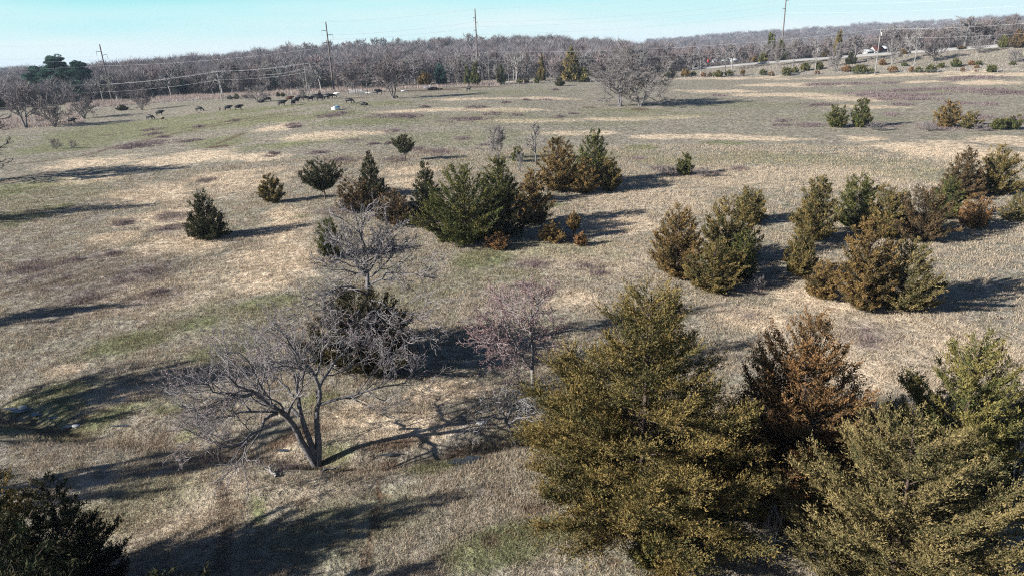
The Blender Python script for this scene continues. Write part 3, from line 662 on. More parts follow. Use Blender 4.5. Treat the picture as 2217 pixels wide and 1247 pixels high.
# ---- distant cedars share a few shapes
GB = "young cedars along the pasture fence"
_var = {}
def far_cedar(px, yb, yt, hw, tint, label, group=GB, style='egg', name="red_cedar"):
    B = G(px, yb); r = hw*depth(B)/F; h = max(topz(B, yt), .5); kk = (tint, style)
    if kk not in _var:
        hr = {'egg': 1.25, 'cone': 2.1, 'column': 2.6}[style]
        _var[kk] = (_cm(len(_var)+3, hr, 1.0, 'egg' if style == 'column' else style, tint, .24, .9, limbs=46, wood=False), hr)
    (f, t), hr = _var[kk]
    o = rootat(name, B, label, "cedar tree", group, rotz=(px*1.7) % 6.28, scale=(r, r, h/hr))
    link("foliage", f, o); link("trunk", t, o)
FAR = [
 (1652, 164, 149, 8, 'g', "round green bush cedar first on the bank left of the tallest pole"), (1670, 165, 155, 7, 'r', "squat reddish cedar right after a round green one on the bank foot"),
 (1703, 164, 145, 13, 'g', "wide green cedar bush directly below the tallest utility pole"), (1720, 159, 145, 9, 'g', "smaller green cedar stuck to the right side of the wide one below the tall pole"),
 (1742, 154, 135, 11, 'g', "loose green cedar left of a pale trunked bare tree on the bank"), (1773, 152, 133, 9, 'g', "dark green cedar right behind the pale trunked bare tree"),
 (1769, 162, 153, 6, 'r', "tiny rusty cedar at the foot of the pale trunked bare tree"), (1841, 140, 113, 11, 'd', "dark cedar against the road edge, left of the leaning pale pole"),
 (1833, 157, 141, 10, 'r', "rusty round cedar left of the widest bank cedar"), (1862, 161, 140, 18, 'g', "widest green cedar bush on the bank, left of the leaning pale pole"),
 (1887, 160, 148, 7, 'g', "small green cedar touching the foot of the leaning pale pole"), (1910, 142, 128, 8, 'r', "rusty cedar half way up the bank right of the pale pole"),
 (1933, 158, 143, 10, 'r', "ragged rusty cedar right of the pale pole on the bank foot"), (1958, 144, 135, 7, 'g', "small olive cedar midway up the bank near a white trunked tree"),
 (1973, 157, 144, 6, 'r', "narrow rusty cedar at the foot of the white trunked tree"), (1988, 158, 144, 8, 'g', "bright green cedar right of the white trunked tree foot"),
 (2014, 158, 139, 11, 'g', "dense round green cedar, third largest on the right bank"), (2037, 148, 136, 8, 'g', "small green cedar a step higher than its round neighbour"),
 (2069, 146, 126, 11, 'g', "upright green cedar highest up the open bank"), (2103, 142, 131, 7, 'r', "rusty cedar of the trio in the middle of the open bank"),
 (2118, 142, 131, 7, 'g', "green cedar of the trio in the middle of the open bank"), (2114, 149, 141, 5, 'r', "lowest small rusty cedar of the trio on the open bank"),
 (2083, 156, 146, 5, 'r', "faded reddish seedling cedar below the upright green one"), (2146, 157, 140, 12, 'g', "large round green cedar near the right end of the bank foot"),
 (2192, 142, 133, 7, 'g', "small lone green cedar below a pale leafless shrub near the right edge"), (2114, 156, 151, 4, 'r', "tiny rust coloured seedling below the trio on the bank"),
 (1484, 167, 149, 12, 'b', "bronze cedar bush just right of the great bare trees"), (1501, 166, 154, 6, 'g', "slight green cedar beside the bronze bush"),
 (1523, 167, 157, 6, 'r', "low rusty cedar left of twin thin trunks"), (1537, 167, 157, 6, 'n', "low brown cedar below the red sign"),
 (1554, 167, 152, 11, 'g', "round green cedar below the white sheds"), (1578, 166, 152, 9, 'g', "second round green cedar below the white sheds, to the right"),
 (1607, 165, 149, 6, 'b', "narrow bronze cedar standing alone at the bank foot"), (1625, 137, 123, 6, 'b', "bronze cedar at the road edge behind the bank, left one of two"),
 (1633, 137, 120, 6, 'b', "bronze cedar at the road edge behind the bank, right one of two"), (1651, 137, 114, 11, 'y', "yellow green cedar at the foot of the tallest roadside evergreen"),
 (1735, 126, 99, 11, 'd', "dark cedar beyond the road, right of the tallest utility pole"), (1787, 124, 106, 8, 'n', "brown cedar beyond the road between bare trees"),
 (1812, 123, 66, 10, 'o', "tall thin olive evergreen beyond the road topping the bare trees"), (1955, 118, 105, 8, 'b', "bronze cedar beyond the road right of the pale pole"), (2171, 104, 76, 9, 'g', "green cedar beyond the road near the rounded brown tree"),
 (2082, 108, 100, 12, 'n', "low russet cedar mound beyond the road crest"), (2208, 104, 62, 20, 'n', "large rounded brown cedar beyond the road at the right edge"),
 (1261, 178, 147, 22, 'y', "broad yellow green cedar leaning on the tall one beyond the fence"), (1211, 187, 167, 10, 'd', "dark cedar with grey stems standing forward of the fence line"),
 (1126, 181, 170, 7, 'y', "small yellow green cedar between two bare trees beyond the fence"), (1162, 181, 165, 7, 'g', "small green cedar right of the forked bare tree"), (1139, 181, 171, 5, 'b', "little bronze cedar at the foot of the forked bare tree"),
 (1450, 169, 150, 12, 'd', "grey green cedar hidden behind the right great bare tree"), (920, 188, 156, 14, 'b', "olive bronze cedar at the fence right of the many stemmed tree"),
 (621, 195, 183, 6, 'y', "little bright green cedar beside the dark spruce shaped one"), (603, 210, 199, 5, 'd', "left one of two small cedar bushes behind the brown cow"), (613, 210, 200, 5, 'g', "right one of two small cedar bushes behind the brown cow"),
 (655, 206, 196, 6, 'n', "brown cedar bush left of the double poles"), (692, 205, 196, 4, 'b', "tiny round cedar bush left of the second tall pole"),
 (266, 240, 227, 12, 'd', "low dark cedar bush alone in the left pasture"), (330, 205, 150, 11, 'k', "left dark evergreen standing in the grey hillside wood"), (376, 204, 149, 12, 'k', "right dark evergreen standing in the grey hillside wood"),
 (703, 192, 148, 13, 'k', "dark evergreen at the wood edge just left of the second tall pole"), (802, 192, 146, 12, 'k', "dark evergreen behind the white gates at the wood edge"), (955, 186, 138, 14, 'k', "broad dark evergreen in the wood right of the round fence cedar"), (1085, 184, 140, 12, 'd', "dark evergreen in the wood right of the slim pale pole"),
 (395, 206, 170, 17, 'k', "wide low dark evergreen at the wood edge behind the lone grazing cow"), (499, 216, 207, 7, 'd', "flat green cedar bush by the fence right of the first pale pole"), (513, 215, 203, 6, 'g', "pointed green cedar bush by the fence right of the first pale pole"), (533, 213, 205, 7, 'n', "brown cedar bush by the fence near the herd"),
 (4, 232, 204, 13, 'y', "yellow green cedar cut by the left frame edge below the far hill"), (105, 222, 190, 12, 'y', "light yellow green cedar below the tall pines"),
]
for r_ in FAR: far_cedar(*r_)
for r_ in [(1667, 131, 70, 15, 'g', "tallest roadside evergreen, dark green beside the tallest pole"), (1237, 178, 104, 22, 'o', "tall olive cedar beyond the fence left of the great bare trees"),
           (1173, 176, 117, 10, 'o', "slender olive cedar in the wood behind the forked bare tree"), (603, 194, 155, 15, 'k', "dark spruce shaped cedar at the wood edge left of the double poles"),
           (1014, 186, 142, 11, 'g', "green cedar on the left side of the third tall pole"), (1030, 186, 134, 11, 'g', "taller green cedar wrapped round the foot of the third tall pole"),
           (1690, 134, 84, 12, 'g', "green evergreen beyond the road just right of the tallest one")]:
    far_cedar(*r_, style='cone')

# ------------------------------------------------------------------ bare trees
def grow(start, d, Ln, K, wig, up, rg):
    N = len(start); pts = np.zeros((N, K+1, 3)); pts[:, 0] = start; d = d.copy()
    for k in range(K):
        pts[:, k+1] = pts[:, k]+d*(Ln/K)[:, None]
        d = unit(d+rg.normal(0, wig, (N, 3))+np.array([0, 0, up]))
    return pts
def spawn(pts, rad, Ln, M_, s0, s1, ang, ratio, rg, angv=.25, rr=.6):
    N, K1, _ = pts.shape; K = K1-1
    s = s0+(s1-s0)*(np.arange(M_)[None]+rg.uniform(0, 1, (N, M_)))/M_; s[:, -1] = np.maximum(s[:, -1], .96*s1)
    idx = s*K; i0 = np.minimum(idx.astype(int), K-1); fr = (idx-i0)[..., None]; n_ = np.arange(N)[:, None]
    A = pts[n_, i0]; B = pts[n_, i0+1]; O = A*(1-fr)+B*fr; T = unit(B-A)
    perp = rg.normal(0, 1, O.shape); perp = unit(perp-(perp*T).sum(-1, keepdims=True)*T)
    an = (ang+rg.normal(0, angv, s.shape)*ang)[..., None]; an = an*(1.15-.5*s[..., None])
    D = np.cos(an)*T+np.sin(an)*perp
    L2 = Ln[:, None]*ratio*(1.2-.55*s)*rg.uniform(.65, 1.25, s.shape)
    r_ = (rad[n_, i0]*(1-fr[..., 0])+rad[n_, i0+1]*fr[..., 0])*rr
    return O.reshape(-1, 3), unit(D.reshape(-1, 3)), L2.ravel(), r_.ravel()
def taper(r_, K, end=.35): return r_[:, None]*np.linspace(1, end, K+1)[None]
def bare(seed, h, spread, stems=1, cfg=None, rtwig=.012, counts=(7, 6, 5, 5), lean=(0, 0), clear=.22, up=(.03, .06, .05, .03, .02), wig=.12, stem_pts=None, r0=None, ratios=(.62, .5, .5, .48), angs=(.85, .75, .7, .65), buds=None, stemang=.16):
    """returns trunk chunks, crown chunks, bud points; size h tall roughly"""
    rg = rngof('bare', seed); r0 = r0 or .022*h+.03
    tr, cr = [], []
    if stem_pts is None:
        st = np.zeros((stems, 3)); a = np.arange(stems)*2*math.pi/stems+rg.uniform(0, 6)
        sa = stemang if stems > 1 else .0
        d = unit(np.stack([np.cos(a)*sa+lean[0], np.sin(a)*sa+lean[1], np.ones(stems)], 1)); Ln = h*.62*rg.uniform(.85, 1.05, stems)
        if stems > 1: st[:, :2] = np.stack([np.cos(a), np.sin(a)], 1)*r0*.7
        pts = grow(st, d, Ln, 8, wig*.45, .05, rg); rad = taper(np.full(stems, r0/(stems**.5)), 8, .4); rad[:, 0] *= 1.35
    else:
        pts, rad = stem_pts; Ln = np.linalg.norm(np.diff(pts, axis=1), axis=2).sum(1)
    tr.append(tubes(pts, rad, 8))
    s0 = clear; tips = None
    for lv, (m_, ra, an) in enumerate(zip(counts, ratios, angs)):
        O, D, L2, r2 = spawn(pts, rad, Ln, m_, s0, 1.0, an, ra*(spread if lv == 0 else 1), rg)
        r2 = np.maximum(r2, rtwig*(1.0 if lv >= len(counts)-1 else 1.6)); K = [7, 5, 4, 3, 2][min(lv, 4)]
        pts = grow(O, D, L2, K, wig*(1+.25*lv), up[min(lv, 4)], rg)
        pts[:, :, 2] = np.maximum(pts[:, :, 2], .08*h*rg.uniform(.6, 1.4, (len(pts), 1)) if stem_pts is None else -5)
        rad = taper(r2, K, .4 if lv < len(counts)-1 else .3); Ln = L2; s0 = .22 if lv < 2 else .12
        (tr if lv == 0 else cr).append(tubes(pts, rad, 5 if lv < 2 else 3))
    tips = pts
    return tr, cr, tips
def fit(chs, h, r):
    """scale a set of chunks so the crown is h tall and r wide"""
    V = np.concatenate([c[0] for g in chs for c in g]); sz = h/np.percentile(V[:, 2], 99.7); sr = r/np.percentile(np.hypot(V[:, 0], V[:, 1]), 98.0)
    for g in chs:
        for c in g: c[0][:, 2] *= sz; c[0][:, 0] *= sr; c[0][:, 1] *= sr
def bud_mesh(tips, col, n_, size, rg):
    i = rg.integers(0, len(tips), n_); j = rg.integers(1, tips.shape[1], n_); P = tips[i, j]+rg.normal(0, size*.8, (n_, 3))
    d = unit(rg.normal(0, 1, (n_, 3))); s_ = unit(np.cross(d, rg.normal(0, 1, (n_, 3))))*size*.4
    V = np.stack([P-s_, P+s_, P+d*size], 1).reshape(-1, 3)
    return new_mesh("buds", [(V, np.arange(3*n_).reshape(-1, 3))], M_bud, np.array(col)*rg.uniform(.6, 1.35, (n_, 1)))

_bv = {}
VAR = {'oak': dict(stems=1, counts=(9, 7, 6, 5), clear=.28, wig=.14), 'multi': dict(stems=5, counts=(6, 6, 5, 4), clear=.2, stemang=.3), 'slim': dict(stems=1, r0=.2, counts=(11, 6, 5, 4), clear=.35, ratios=(.42, .5, .5, .45)),
       'pale': dict(stems=1, r0=.2, counts=(9, 6, 5, 4), clear=.4, wig=.11), 'bush': dict(stems=7, counts=(5, 5, 5, 3), clear=.1, stemang=.5), 'wide': dict(stems=2, counts=(9, 7, 5, 4), clear=.22, stemang=.25, wig=.16), 'twin': dict(stems=2, counts=(8, 7, 5, 4), clear=.25, stemang=.12)}
def far_bare(px, yb, yt, hw, var, twig, label, group="bare trees along the fence and road", B=None, h=None, r=None, rot=None):
    if B is None: B = G(px, yb)
    if h is None: h = topz(B, yt); r = hw*depth(B)/F
    k = (var, twig)
    if k not in _bv:
        tr, cr, _ = bare('v'+var+twig, 12, 1.0, rtwig=.045, **VAR[var]); fit([tr, cr], 12, 5)
        tm = {'g': M_twig, 'b': M_twigbrown, 'p': M_twigpink, 'w': M_palebark}[twig]
        _bv[k] = (new_mesh("trunk", tr, M_palebark if twig == 'w' else (M_greybark)), new_mesh("crown", cr, tm))
    t, c = _bv[k]
    o = rootat("bare_tree", B, label, "bare tree", group, rotz=(px*2.3) % 6.28 if rot is None else rot, scale=(r/5, r/5, h/12))
    link("trunk", t, o); link("crown", c, o)
    return o
BT = [
 (57, 277, 182, 42, 'twin', 'b', "two trunked bare tree at the far left beside a low round one"), (119, 275, 200, 40, 'bush', 'b', "low round bare tree with many ascending limbs next to the lone cow"),
 (183, 257, 200, 32, 'bush', 'b', "bare tree choked with a dark cedar right of the lone cow"), (308, 239, 188, 24, 'bush', 'b', "small bare hawthorn like tree alone in the left pasture"),
 (560, 222, 180, 30, 'bush', 'g', "bushy bare tree sheltering dark cattle left of the herd"), (852, 213, 112, 46, 'multi', 'b', "many stemmed fan shaped bare tree standing in the pasture right of the herd"),
 (224, 222, 160, 28, 'pale', 'w', "white limbed sycamore like tree at the foot of the first tall pole"), (668, 202, 145, 32, 'bush', 'w', "pale spreading bare tree behind the double poles"),
 (1102, 180, 122, 14, 'slim', 'b', "slender bare tree right of the third pale pole"), (1144, 181, 108, 26, 'oak', 'b', "forked dark bare tree with an upright crown beyond the fence"), (1204, 172, 112, 18, 'bush', 'g', "pale fan shaped bare tree left of the tall olive cedar"),
 (1500, 166, 112, 15, 'slim', 'g', "thin bare tree left of the red sign"), (1517, 165, 112, 14, 'slim', 'w', "thin white stemmed bare tree directly below the red sign"), (1570, 156, 88, 24, 'pale', 'g', "spreading bare tree in front of the white sheds"), (1585, 150, 92, 18, 'slim', 'w', "pale upright bare tree right of the white sheds"),
 (1684, 144, 92, 16, 'multi', 'b', "fine twigged bare tree covering the foot of the tallest pole"), (1717, 145, 78, 20, 'oak', 'g', "round headed bare tree right of the tallest pole"), (1765, 153, 82, 22, 'pale', 'w', "pale trunked bare tree with a straight bole on the bank"),
 (1809, 156, 100, 20, 'multi', 'g', "bare tree forking low with a white curved branch at its base"), (1850, 138, 72, 26, 'oak', 'g', "broad bare tree rising behind the dark bank cedar"), (1931, 140, 85, 20, 'multi', 'w', "whitish spreading bare tree right of the leaning pale pole"),
 (1965, 129, 90, 13, 'slim', 'g', "slight bare tree just left of the white trunked one"), (1979, 143, 56, 24, 'pale', 'w', "tall white trunked bare tree on the right bank"), (2024, 133, 76, 28, 'bush', 'b', "low leaning many limbed bare tree casting shade on the bank"),
 (2118, 116, 72, 24, 'bush', 'g', "rounded bare tree by the road crest casting a long shade"), (2088, 103, 34, 36, 'oak', 'g', "tallest bare tree on the skyline beyond the road"), (2152, 99, 52, 24, 'oak', 'b', "dark bare tree beyond the road right of the tallest one"), (2194, 137, 104, 18, 'bush', 'g', "pale leafless shrub high on the bank near the right edge"),
 (122, 324, 297, 13, 'bush', 'g', "larger one of two bare saplings in the green left pasture"), (160, 322, 301, 9, 'bush', 'g', "smaller one of two bare saplings in the green left pasture"),
 (1080, 345, 270, 27, 'multi', 'g', "left bare sapling with white stems behind the midfield cedars"), (1161, 358, 264, 26, 'slim', 'g', "right bare sapling with a dense upright crown behind the midfield cedars"), (1127, 374, 325, 13, 'bush', 'w', "small pale leafless bush between the two bare saplings"),
 (1900, 283, 262, 24, 'bush', 'g', "grey leafless thicket bush right of the green cedar pair"),
 (2010, 284, 262, 22, 'bush', 'g', "grey leafless thicket bush left of the bronze cedar"), (2120, 284, 266, 18, 'bush', 'g', "grey leafless thicket bush between olive and green cedars"), (1640, 628, 590, 20, 'bush', 'g', "pale briar bush at the right foot of the right hand thicket"), (1520, 383, 362, 24, 'bush', 'b', "brown bramble mound right of the small column cedar"), (1450, 381, 360, 22, 'bush', 'g', "grey bramble mound left of the small column cedar")]
for r_ in BT: far_bare(*r_)

# the two great bare trees in the middle distance
def hero(px, yb, yt, hw, seed, label, barkm, twigm, budcol=None, nb=0, **kw):
    B = G(px, yb); h = topz(B, yt); r = hw*depth(B)/F; rt = kw.pop('rtwig', .008+.00022*depth(B))
    tr, cr, tips = bare(seed, h, 1.0, rtwig=rt, **kw); fit([tr, cr], h, r)
    o = rootat("bare_tree", B, label, "bare tree", "large bare trees in the pasture")
    link("trunk", new_mesh("trunk", tr, barkm, smooth=True), o); link("crown", new_mesh("crown", cr, twigm), o)
    return o
hero(1342, 231, 88, 74, 'great1', "great round headed bare tree in the middle distance, taller of the touching two", M_greybark, M_twig, counts=(12, 9, 7, 5), clear=.16, wig=.2, ratios=(.8, .55, .5, .45), stems=2, stemang=.2, rtwig=.032)
hero(1386, 231, 128, 78, 'great2', "lower wide spreading bare tree touching the great round headed one", M_greybark, M_twig, counts=(12, 9, 7, 4), clear=.16, wig=.22, ratios=(.95, .55, .5, .45), angs=(1.1, .8, .7, .7), stems=2, stemang=.35, rtwig=.032)
hero(-62, 395, 205, 118, 'edge', "large bare tree reaching in from the left frame edge", M_greybark, M_twigbrown, counts=(10, 8, 6, 5), clear=.2, wig=.18, ratios=(.75, .55, .5, .45), stems=2)

for px, yb, yt, hw, sd, lb in [(2194, 1085, 930, 60, 's1', "pale bare shrub at the right frame edge in deep shade"), (1672, 1185, 1085, 34, 's2', "small pale bare sapling among the foreground cedars")]:
    hero(px, yb, yt, hw, sd, lb, M_palebark, M_palebark, counts=(5, 4, 3, 3), clear=.15, wig=.2, stems=3, stemang=.3, rtwig=.007)
# foreground bare trees with drawn main limbs (px, py, metres toward the viewer)
def limbs3(B, lst, K=8):
    """each limb: list of (px, py, toward) -> points on a vertical plane through B"""
    P = []; R_ = []; v = np.array([B[0], B[1], 0]); v /= np.linalg.norm(v)
    for pts, r_a, r_b in lst:
        Q = []
        for px, py, tw in pts:
            d = ray(px, py); t = ((B-CAMP) @ v - tw)/(d @ v); Q.append(CAMP+d*t)
        Q = np.array(Q); s = np.concatenate([[0], np.cumsum(np.linalg.norm(np.diff(Q, axis=0), axis=1))]); s /= s[-1]; u = np.linspace(0, 1, K+1)
        P.append(np.stack([np.interp(u, s, Q[:, k]) for k in range(3)], 1)); R_.append(np.linspace(r_a, r_b, K+1))
    return np.array(P)-B, np.array(R_)
def drawn(px, yb, limbs, main, label, seed, barkm, twigm, budcol=None, nb=0, counts=(6, 6, 5), ratios=(.5, .5, .5), angs=(.8, .75, .7), rtwig=.01, wig=.16, clear=.3, wigl=.0, up=(.05, .06, .05, .03, .02)):
    B = G(px, yb); pts, rad = limbs3(B, limbs)
    rg = rngof('dr', seed); pts[:, 1:-1] += rg.normal(0, .05, pts[:, 1:-1].shape)
    mp_, mr_ = limbs3(B, main); tr0 = tubes(mp_, mr_, 9)
    tr, cr, tips = bare(seed, 6, 1.0, rtwig=rtwig, counts=counts, ratios=ratios, angs=angs, wig=wig, clear=clear, stem_pts=(pts, rad), up=up)
    tr.insert(0, tr0)
    o = rootat("bare_tree", B, label, "bare tree", "large bare trees in the pasture")
    link("trunk", new_mesh("trunk", tr, barkm, smooth=True), o); link("crown", new_mesh("crown", cr, twigm), o)
    if budcol is not None: link("buds", bud_mesh(tips, budcol, nb, .05, rg), o)
    return o
drawn(682, 1008,
  [([(655, 965, 0), (640, 925, 0), (612, 890, .2), (590, 880, .4), (560, 850, .7), (520, 838, .9), (495, 815, 1.1)], .12, .035),
   ([(600, 893, .2), (575, 905, .8), (565, 930, 1.3), (540, 950, 1.8), (500, 965, 2.3), (450, 975, 2.6)], .08, .02),
   ([(648, 900, 0), (630, 886, -.2), (600, 888, -.4), (560, 870, -.9), (500, 850, -1.3), (440, 860, -1.6)], .075, .02),
   ([(650, 895, 0), (643, 850, -.2), (648, 815, -.4), (650, 790, -.5), (630, 785, -.7), (600, 770, -1)], .09, .03),
   ([(688, 880, 0), (693, 855, 0), (682, 815, .1), (670, 795, .2), (655, 790, .4), (640, 760, .6), (620, 730, .8)], .10, .03),
   ([(690, 876, 0), (705, 870, .1), (745, 858, .3), (790, 848, .5), (830, 835, .7), (880, 828, .9)], .075, .02),
   ([(688, 860, 0), (700, 830, -.6), (720, 790, -1.2), (745, 760, -1.8), (760, 735, -2.2)], .08, .02),
   ([(560, 850, .7), (520, 860, 1.2), (470, 850, 1.6), (430, 830, 2.0)], .06, .02),
   ([(600, 890, .2), (560, 885, .3), (520, 895, .6), (470, 905, .9), (440, 895, 1.2)], .06, .018),
   ([(644, 860, -.1), (610, 830, -1.4), (575, 800, -2.4), (540, 770, -3.0)], .06, .02)],
  [([(684, 1008, 0), (672, 985, 0), (655, 960, 0), (640, 925, 0), (612, 892, .2), (590, 880, .4)], .17, .085),
   ([(684, 1006, 0), (676, 965, 0), (662, 930, 0), (652, 900, 0), (645, 850, -.2)], .16, .065),
   ([(687, 1007, 0), (690, 960, 0), (686, 920, 0), (686, 885, 0), (693, 852, 0)], .18, .075)],
  "wide forked bare tree leaning left in the near left foreground", 'foreA', M_greybark, M_twiglav, (.24, .16, .165), 3500,
  counts=(9, 7, 6, 5), ratios=(.62, .55, .5, .45), rtwig=.0062, wig=.17, clear=.25)
drawn(800, 792,
  [([(798, 640, 0), (795, 600, 0), (790, 565, 0), (785, 530, .1), (775, 500, .1), (770, 470, .2)], .10, .03),
   ([(795, 600, 0), (775, 575, .3), (745, 545, .6), (720, 520, .8)], .07, .02),
   ([(795, 590, 0), (815, 560, .2), (830, 520, .3), (838, 490, .3)], .07, .02),
   ([(796, 620, 0), (840, 590, .5), (885, 590, .8), (930, 600, 1.0)], .06, .015),
   ([(797, 640, 0), (770, 620, .8), (735, 620, 1.4), (690, 650, 2.0), (650, 670, 2.4)], .06, .015),
   ([(796, 600, 0), (835, 570, .4), (872, 535, .6)], .06, .018), ([(796, 600, 0), (750, 585, -.3), (705, 570, -.5)], .06, .018), ([(793, 580, 0), (830, 550, -.5), (860, 505, -.8)], .055, .018),
   ([(793, 580, 0), (800, 545, -.6), (810, 505, -1.0)], .06, .02), ([(792, 575, 0), (760, 545, -.6), (740, 505, -1.0)], .06, .02),
   ([(797, 645, 0), (830, 660, 1.2), (870, 690, 2.2), (905, 730, 2.8)], .06, .015),
   ([(797, 650, 0), (820, 680, 1.6), (800, 720, 2.8), (830, 760, 3.2)], .055, .015),
   ([(797, 650, 0), (770, 680, 1.5), (740, 720, 2.6), (720, 750, 3.0)], .05, .015),
   ([(797, 655, 0), (830, 690, 2.0), (870, 700, 2.9), (910, 690, 3.2)], .05, .015)],
  [([(800, 792, 0), (801, 740, 0), (800, 690, 0), (797, 650, 0), (795, 600, 0)], .20, .11)],
  "pale grey bare tree rising out of the broad dark brown cedar", 'foreB', M_greybark, M_twiglav, None, 0,
  counts=(9, 7, 6, 4), ratios=(.5, .52, .5, .45), rtwig=.009, wig=.2, clear=.2)
drawn(1155, 842,
  [([(1153, 790, 0), (1155, 760, 0), (1150, 720, 0), (1148, 690, 0), (1152, 660, 0)], .08, .02),
   ([(1150, 800, 0), (1130, 770, .3), (1112, 735, .5), (1090, 690, .7)], .07, .02),
   ([(1112, 740, .5), (1080, 720, .9), (1045, 705, 1.3)], .05, .015),
   ([(1155, 760, 0), (1180, 735, .3), (1200, 715, .5)], .05, .015),
   ([(1150, 838, 0), (1125, 825, .5), (1112, 800, .8), (1108, 775, 1.0)], .06, .015),
   ([(1152, 730, 0), (1120, 690, -.8), (1090, 650, -1.4)], .05, .015), ([(1150, 700, 0), (1170, 660, -.4), (1185, 630, -.6)], .05, .015),
   ([(1130, 770, .3), (1090, 760, 1.2), (1055, 745, 1.8)], .05, .012)],
  [([(1156, 842, 0), (1152, 800, 0), (1155, 760, 0), (1150, 720, 0)], .12, .06)],
  "pinkish twigged bare tree left of the huge spreading cedar", 'foreC', M_palebark, M_twigpink, (.27, .16, .16), 7000,
  counts=(8, 6, 5, 4), ratios=(.62, .55, .5, .45), rtwig=.0085, wig=.19, clear=.2)
drawn(1118, 966,
  [([(1102, 925, 0), (1090, 905, 0), (1065, 905, .3), (1045, 925, .6), (1030, 945, .8)], .06, .015),
   ([(1098, 912, 0), (1110, 880, .1), (1135, 865, .2), (1160, 885, .4)], .06, .015),
   ([(1095, 908, 0), (1080, 880, 0), (1060, 860, .2)], .05, .015), ([(1100, 915, 0), (1125, 905, .8), (1150, 900, 1.2)], .05, .015),
   ([(1097, 910, 0), (1105, 885, -.6), (1110, 865, -.9)], .05, .015)],
  [([(1119, 967, 0), (1110, 940, 0), (1100, 920, 0), (1094, 906, 0)], .11, .06)],
  "small crooked pale bare tree leaning left beside the huge cedar", 'foreD', M_greybark, M_palebark, None, 0, counts=(6, 5, 4, 3), ratios=(.6, .55, .5, .45), rtwig=.009, wig=.28, clear=.25)

# pines at the left
def pine(px, yb, yt, hw, seed, label):
    B = G(px, yb); h = topz(B, yt); r = hw*depth(B)/F; rg = rngof('pine', seed); nl = 34
    nl = 44; t = np.sort(rg.uniform(.22, .98, nl)); 
    Lr = r*(np.sin(math.pi*np.clip((t-.17)/.86, 0, 1)**.85)*.95+.12)*rg.uniform(.55, 1.1, nl)
    az = np.arange(nl)*2.39996+rg.uniform(-.4, .4, nl)
    A = np.stack([0*t, 0*t, t*h*.92], 1); E_ = A+np.stack([np.cos(az)*Lr, np.sin(az)*Lr, Lr*.12+.2], 1)
    K = 5; s = np.linspace(0, 1, K); P = A[:, None]+(E_-A)[:, None]*s[None, :, None]
    V, C = [], []
    for i in range(nl):
        for q in rg.uniform(.25, 1.0, 10):
            c = A[i]+(E_[i]-A[i])*q+rg.normal(0, .35, 3); n_ = 150; d = unit(rg.normal(0, 1, (n_, 3)))*np.array([1, 1, .6]); rad = r*rg.uniform(.09, .19)
            p = c+d*rad*rg.uniform(.4, 1, (n_, 1))**.6; sv = unit(rg.normal(0, 1, (n_, 3)))*.17; tip = p+d*.55+np.array([0, 0, .12])
            V.append(np.stack([p-sv, p+sv, tip], 1).reshape(-1, 3)); C.append(np.array([.060, .125, .095])*rg.uniform(.5, 1.8)*rg.uniform(.7, 1.3, (n_, 1)))
    V = np.concatenate(V)
    o = rootat("pine_tree", B, label, "pine tree", "tall pines at the left")
    link("foliage", new_mesh("foliage", [(V, np.arange(len(V)).reshape(-1, 3))], M_leaf, np.concatenate(C)), o)
    z = np.linspace(0, h*.95, 8); link("trunk", new_mesh("trunk", [tubes(np.stack([0*z, 0*z, z], 1)[None], np.linspace(.32, .08, 8)[None], 8), tubes(P, (np.ones((nl, K))*np.linspace(.09, .03, K)), 4)], M_bark), o)
pine(140, 221, 119, 36, 1, "tallest dark blue green pine, centre of the three at the left")
pine(97, 221, 140, 33, 2, "left pine of the three, with the lowest skirt of needles")
pine(186, 220, 128, 27, 3, "right pine of the three, beside the first tall pole")

# wood edge: separate bare trees beyond the fence and beyond the road
rgw = rngof('edge')
def rand_tree(px, dist, hh, grp, lab):
    a = float(np.interp(px, np.array(list(TC)), _az)); x = dist*math.sin(a); y = dist*math.cos(a); B = np.array([x, y, float(tz(x, y))])
    v = rgw.choice(['oak', 'multi', 'slim', 'wide', 'bush', 'oak', 'wide']); tw = rgw.choice(['b', 'b', 'b', 'g', 'g', 'p', 'w'])
    h = hh*rgw.uniform(.75, 1.2); far_bare(px, 0, 0, 0, str(v), str(tw), lab, grp, B=B, h=h, r=h*rgw.uniform(.36, .52), rot=float(rgw.uniform(0, 6.28)))
for px in np.arange(-60, 1500, 21.0):
    for k, dd in enumerate((38, 52, 70)):
        if k == 2 and int(px) % 2: continue
        if 40 < px < 225: continue
        p = px+rgw.uniform(-9, 9); rand_tree(p, fence_d(p)+dd+rgw.uniform(-6, 6), 9.5+k*1.2, "bare trees at the edge of the far wood", "bare grey brown tree in the dense wood edge beyond the pasture fence")
for px in np.arange(1440, 2330, 17.0):
    for k, dd in enumerate((366, 392)):
        p = px+rgw.uniform(-8, 8)
        if 1535 < p < 1600 and k == 0: continue
        rand_tree(p, dd+rgw.uniform(-8, 8), (7.0 if p < 1900 else 9.5)+k*1.2, "bare trees behind the road", "bare grey brown tree in the row of woods behind the raised road")

for px in list(np.arange(235, 480, 46))+list(np.arange(520, 1300, 17)):
    p = px+rgw.uniform(-7, 7); dd = (640 if px < 520 else 690)+rgw.uniform(-25, 25); hb = 9 if px < 620 else 13.5 if px < 1120 else 10
    a = float(np.interp(p, np.array(list(TC)), _az)); x = dd*math.sin(a); y = dd*math.cos(a); h = hb*rgw.uniform(.8, 1.25)
    far_bare(p, 0, 0, 0, str(rgw.choice(['oak', 'wide', 'twin'])), 'g', "bare round headed tree standing on the wooded ridge against the sky", "bare trees on the ridge skyline", B=np.array([x, y, float(tz(x, y))]), h=h, r=h*rgw.uniform(.45, .6), rot=float(rgw.uniform(0, 6.28)))
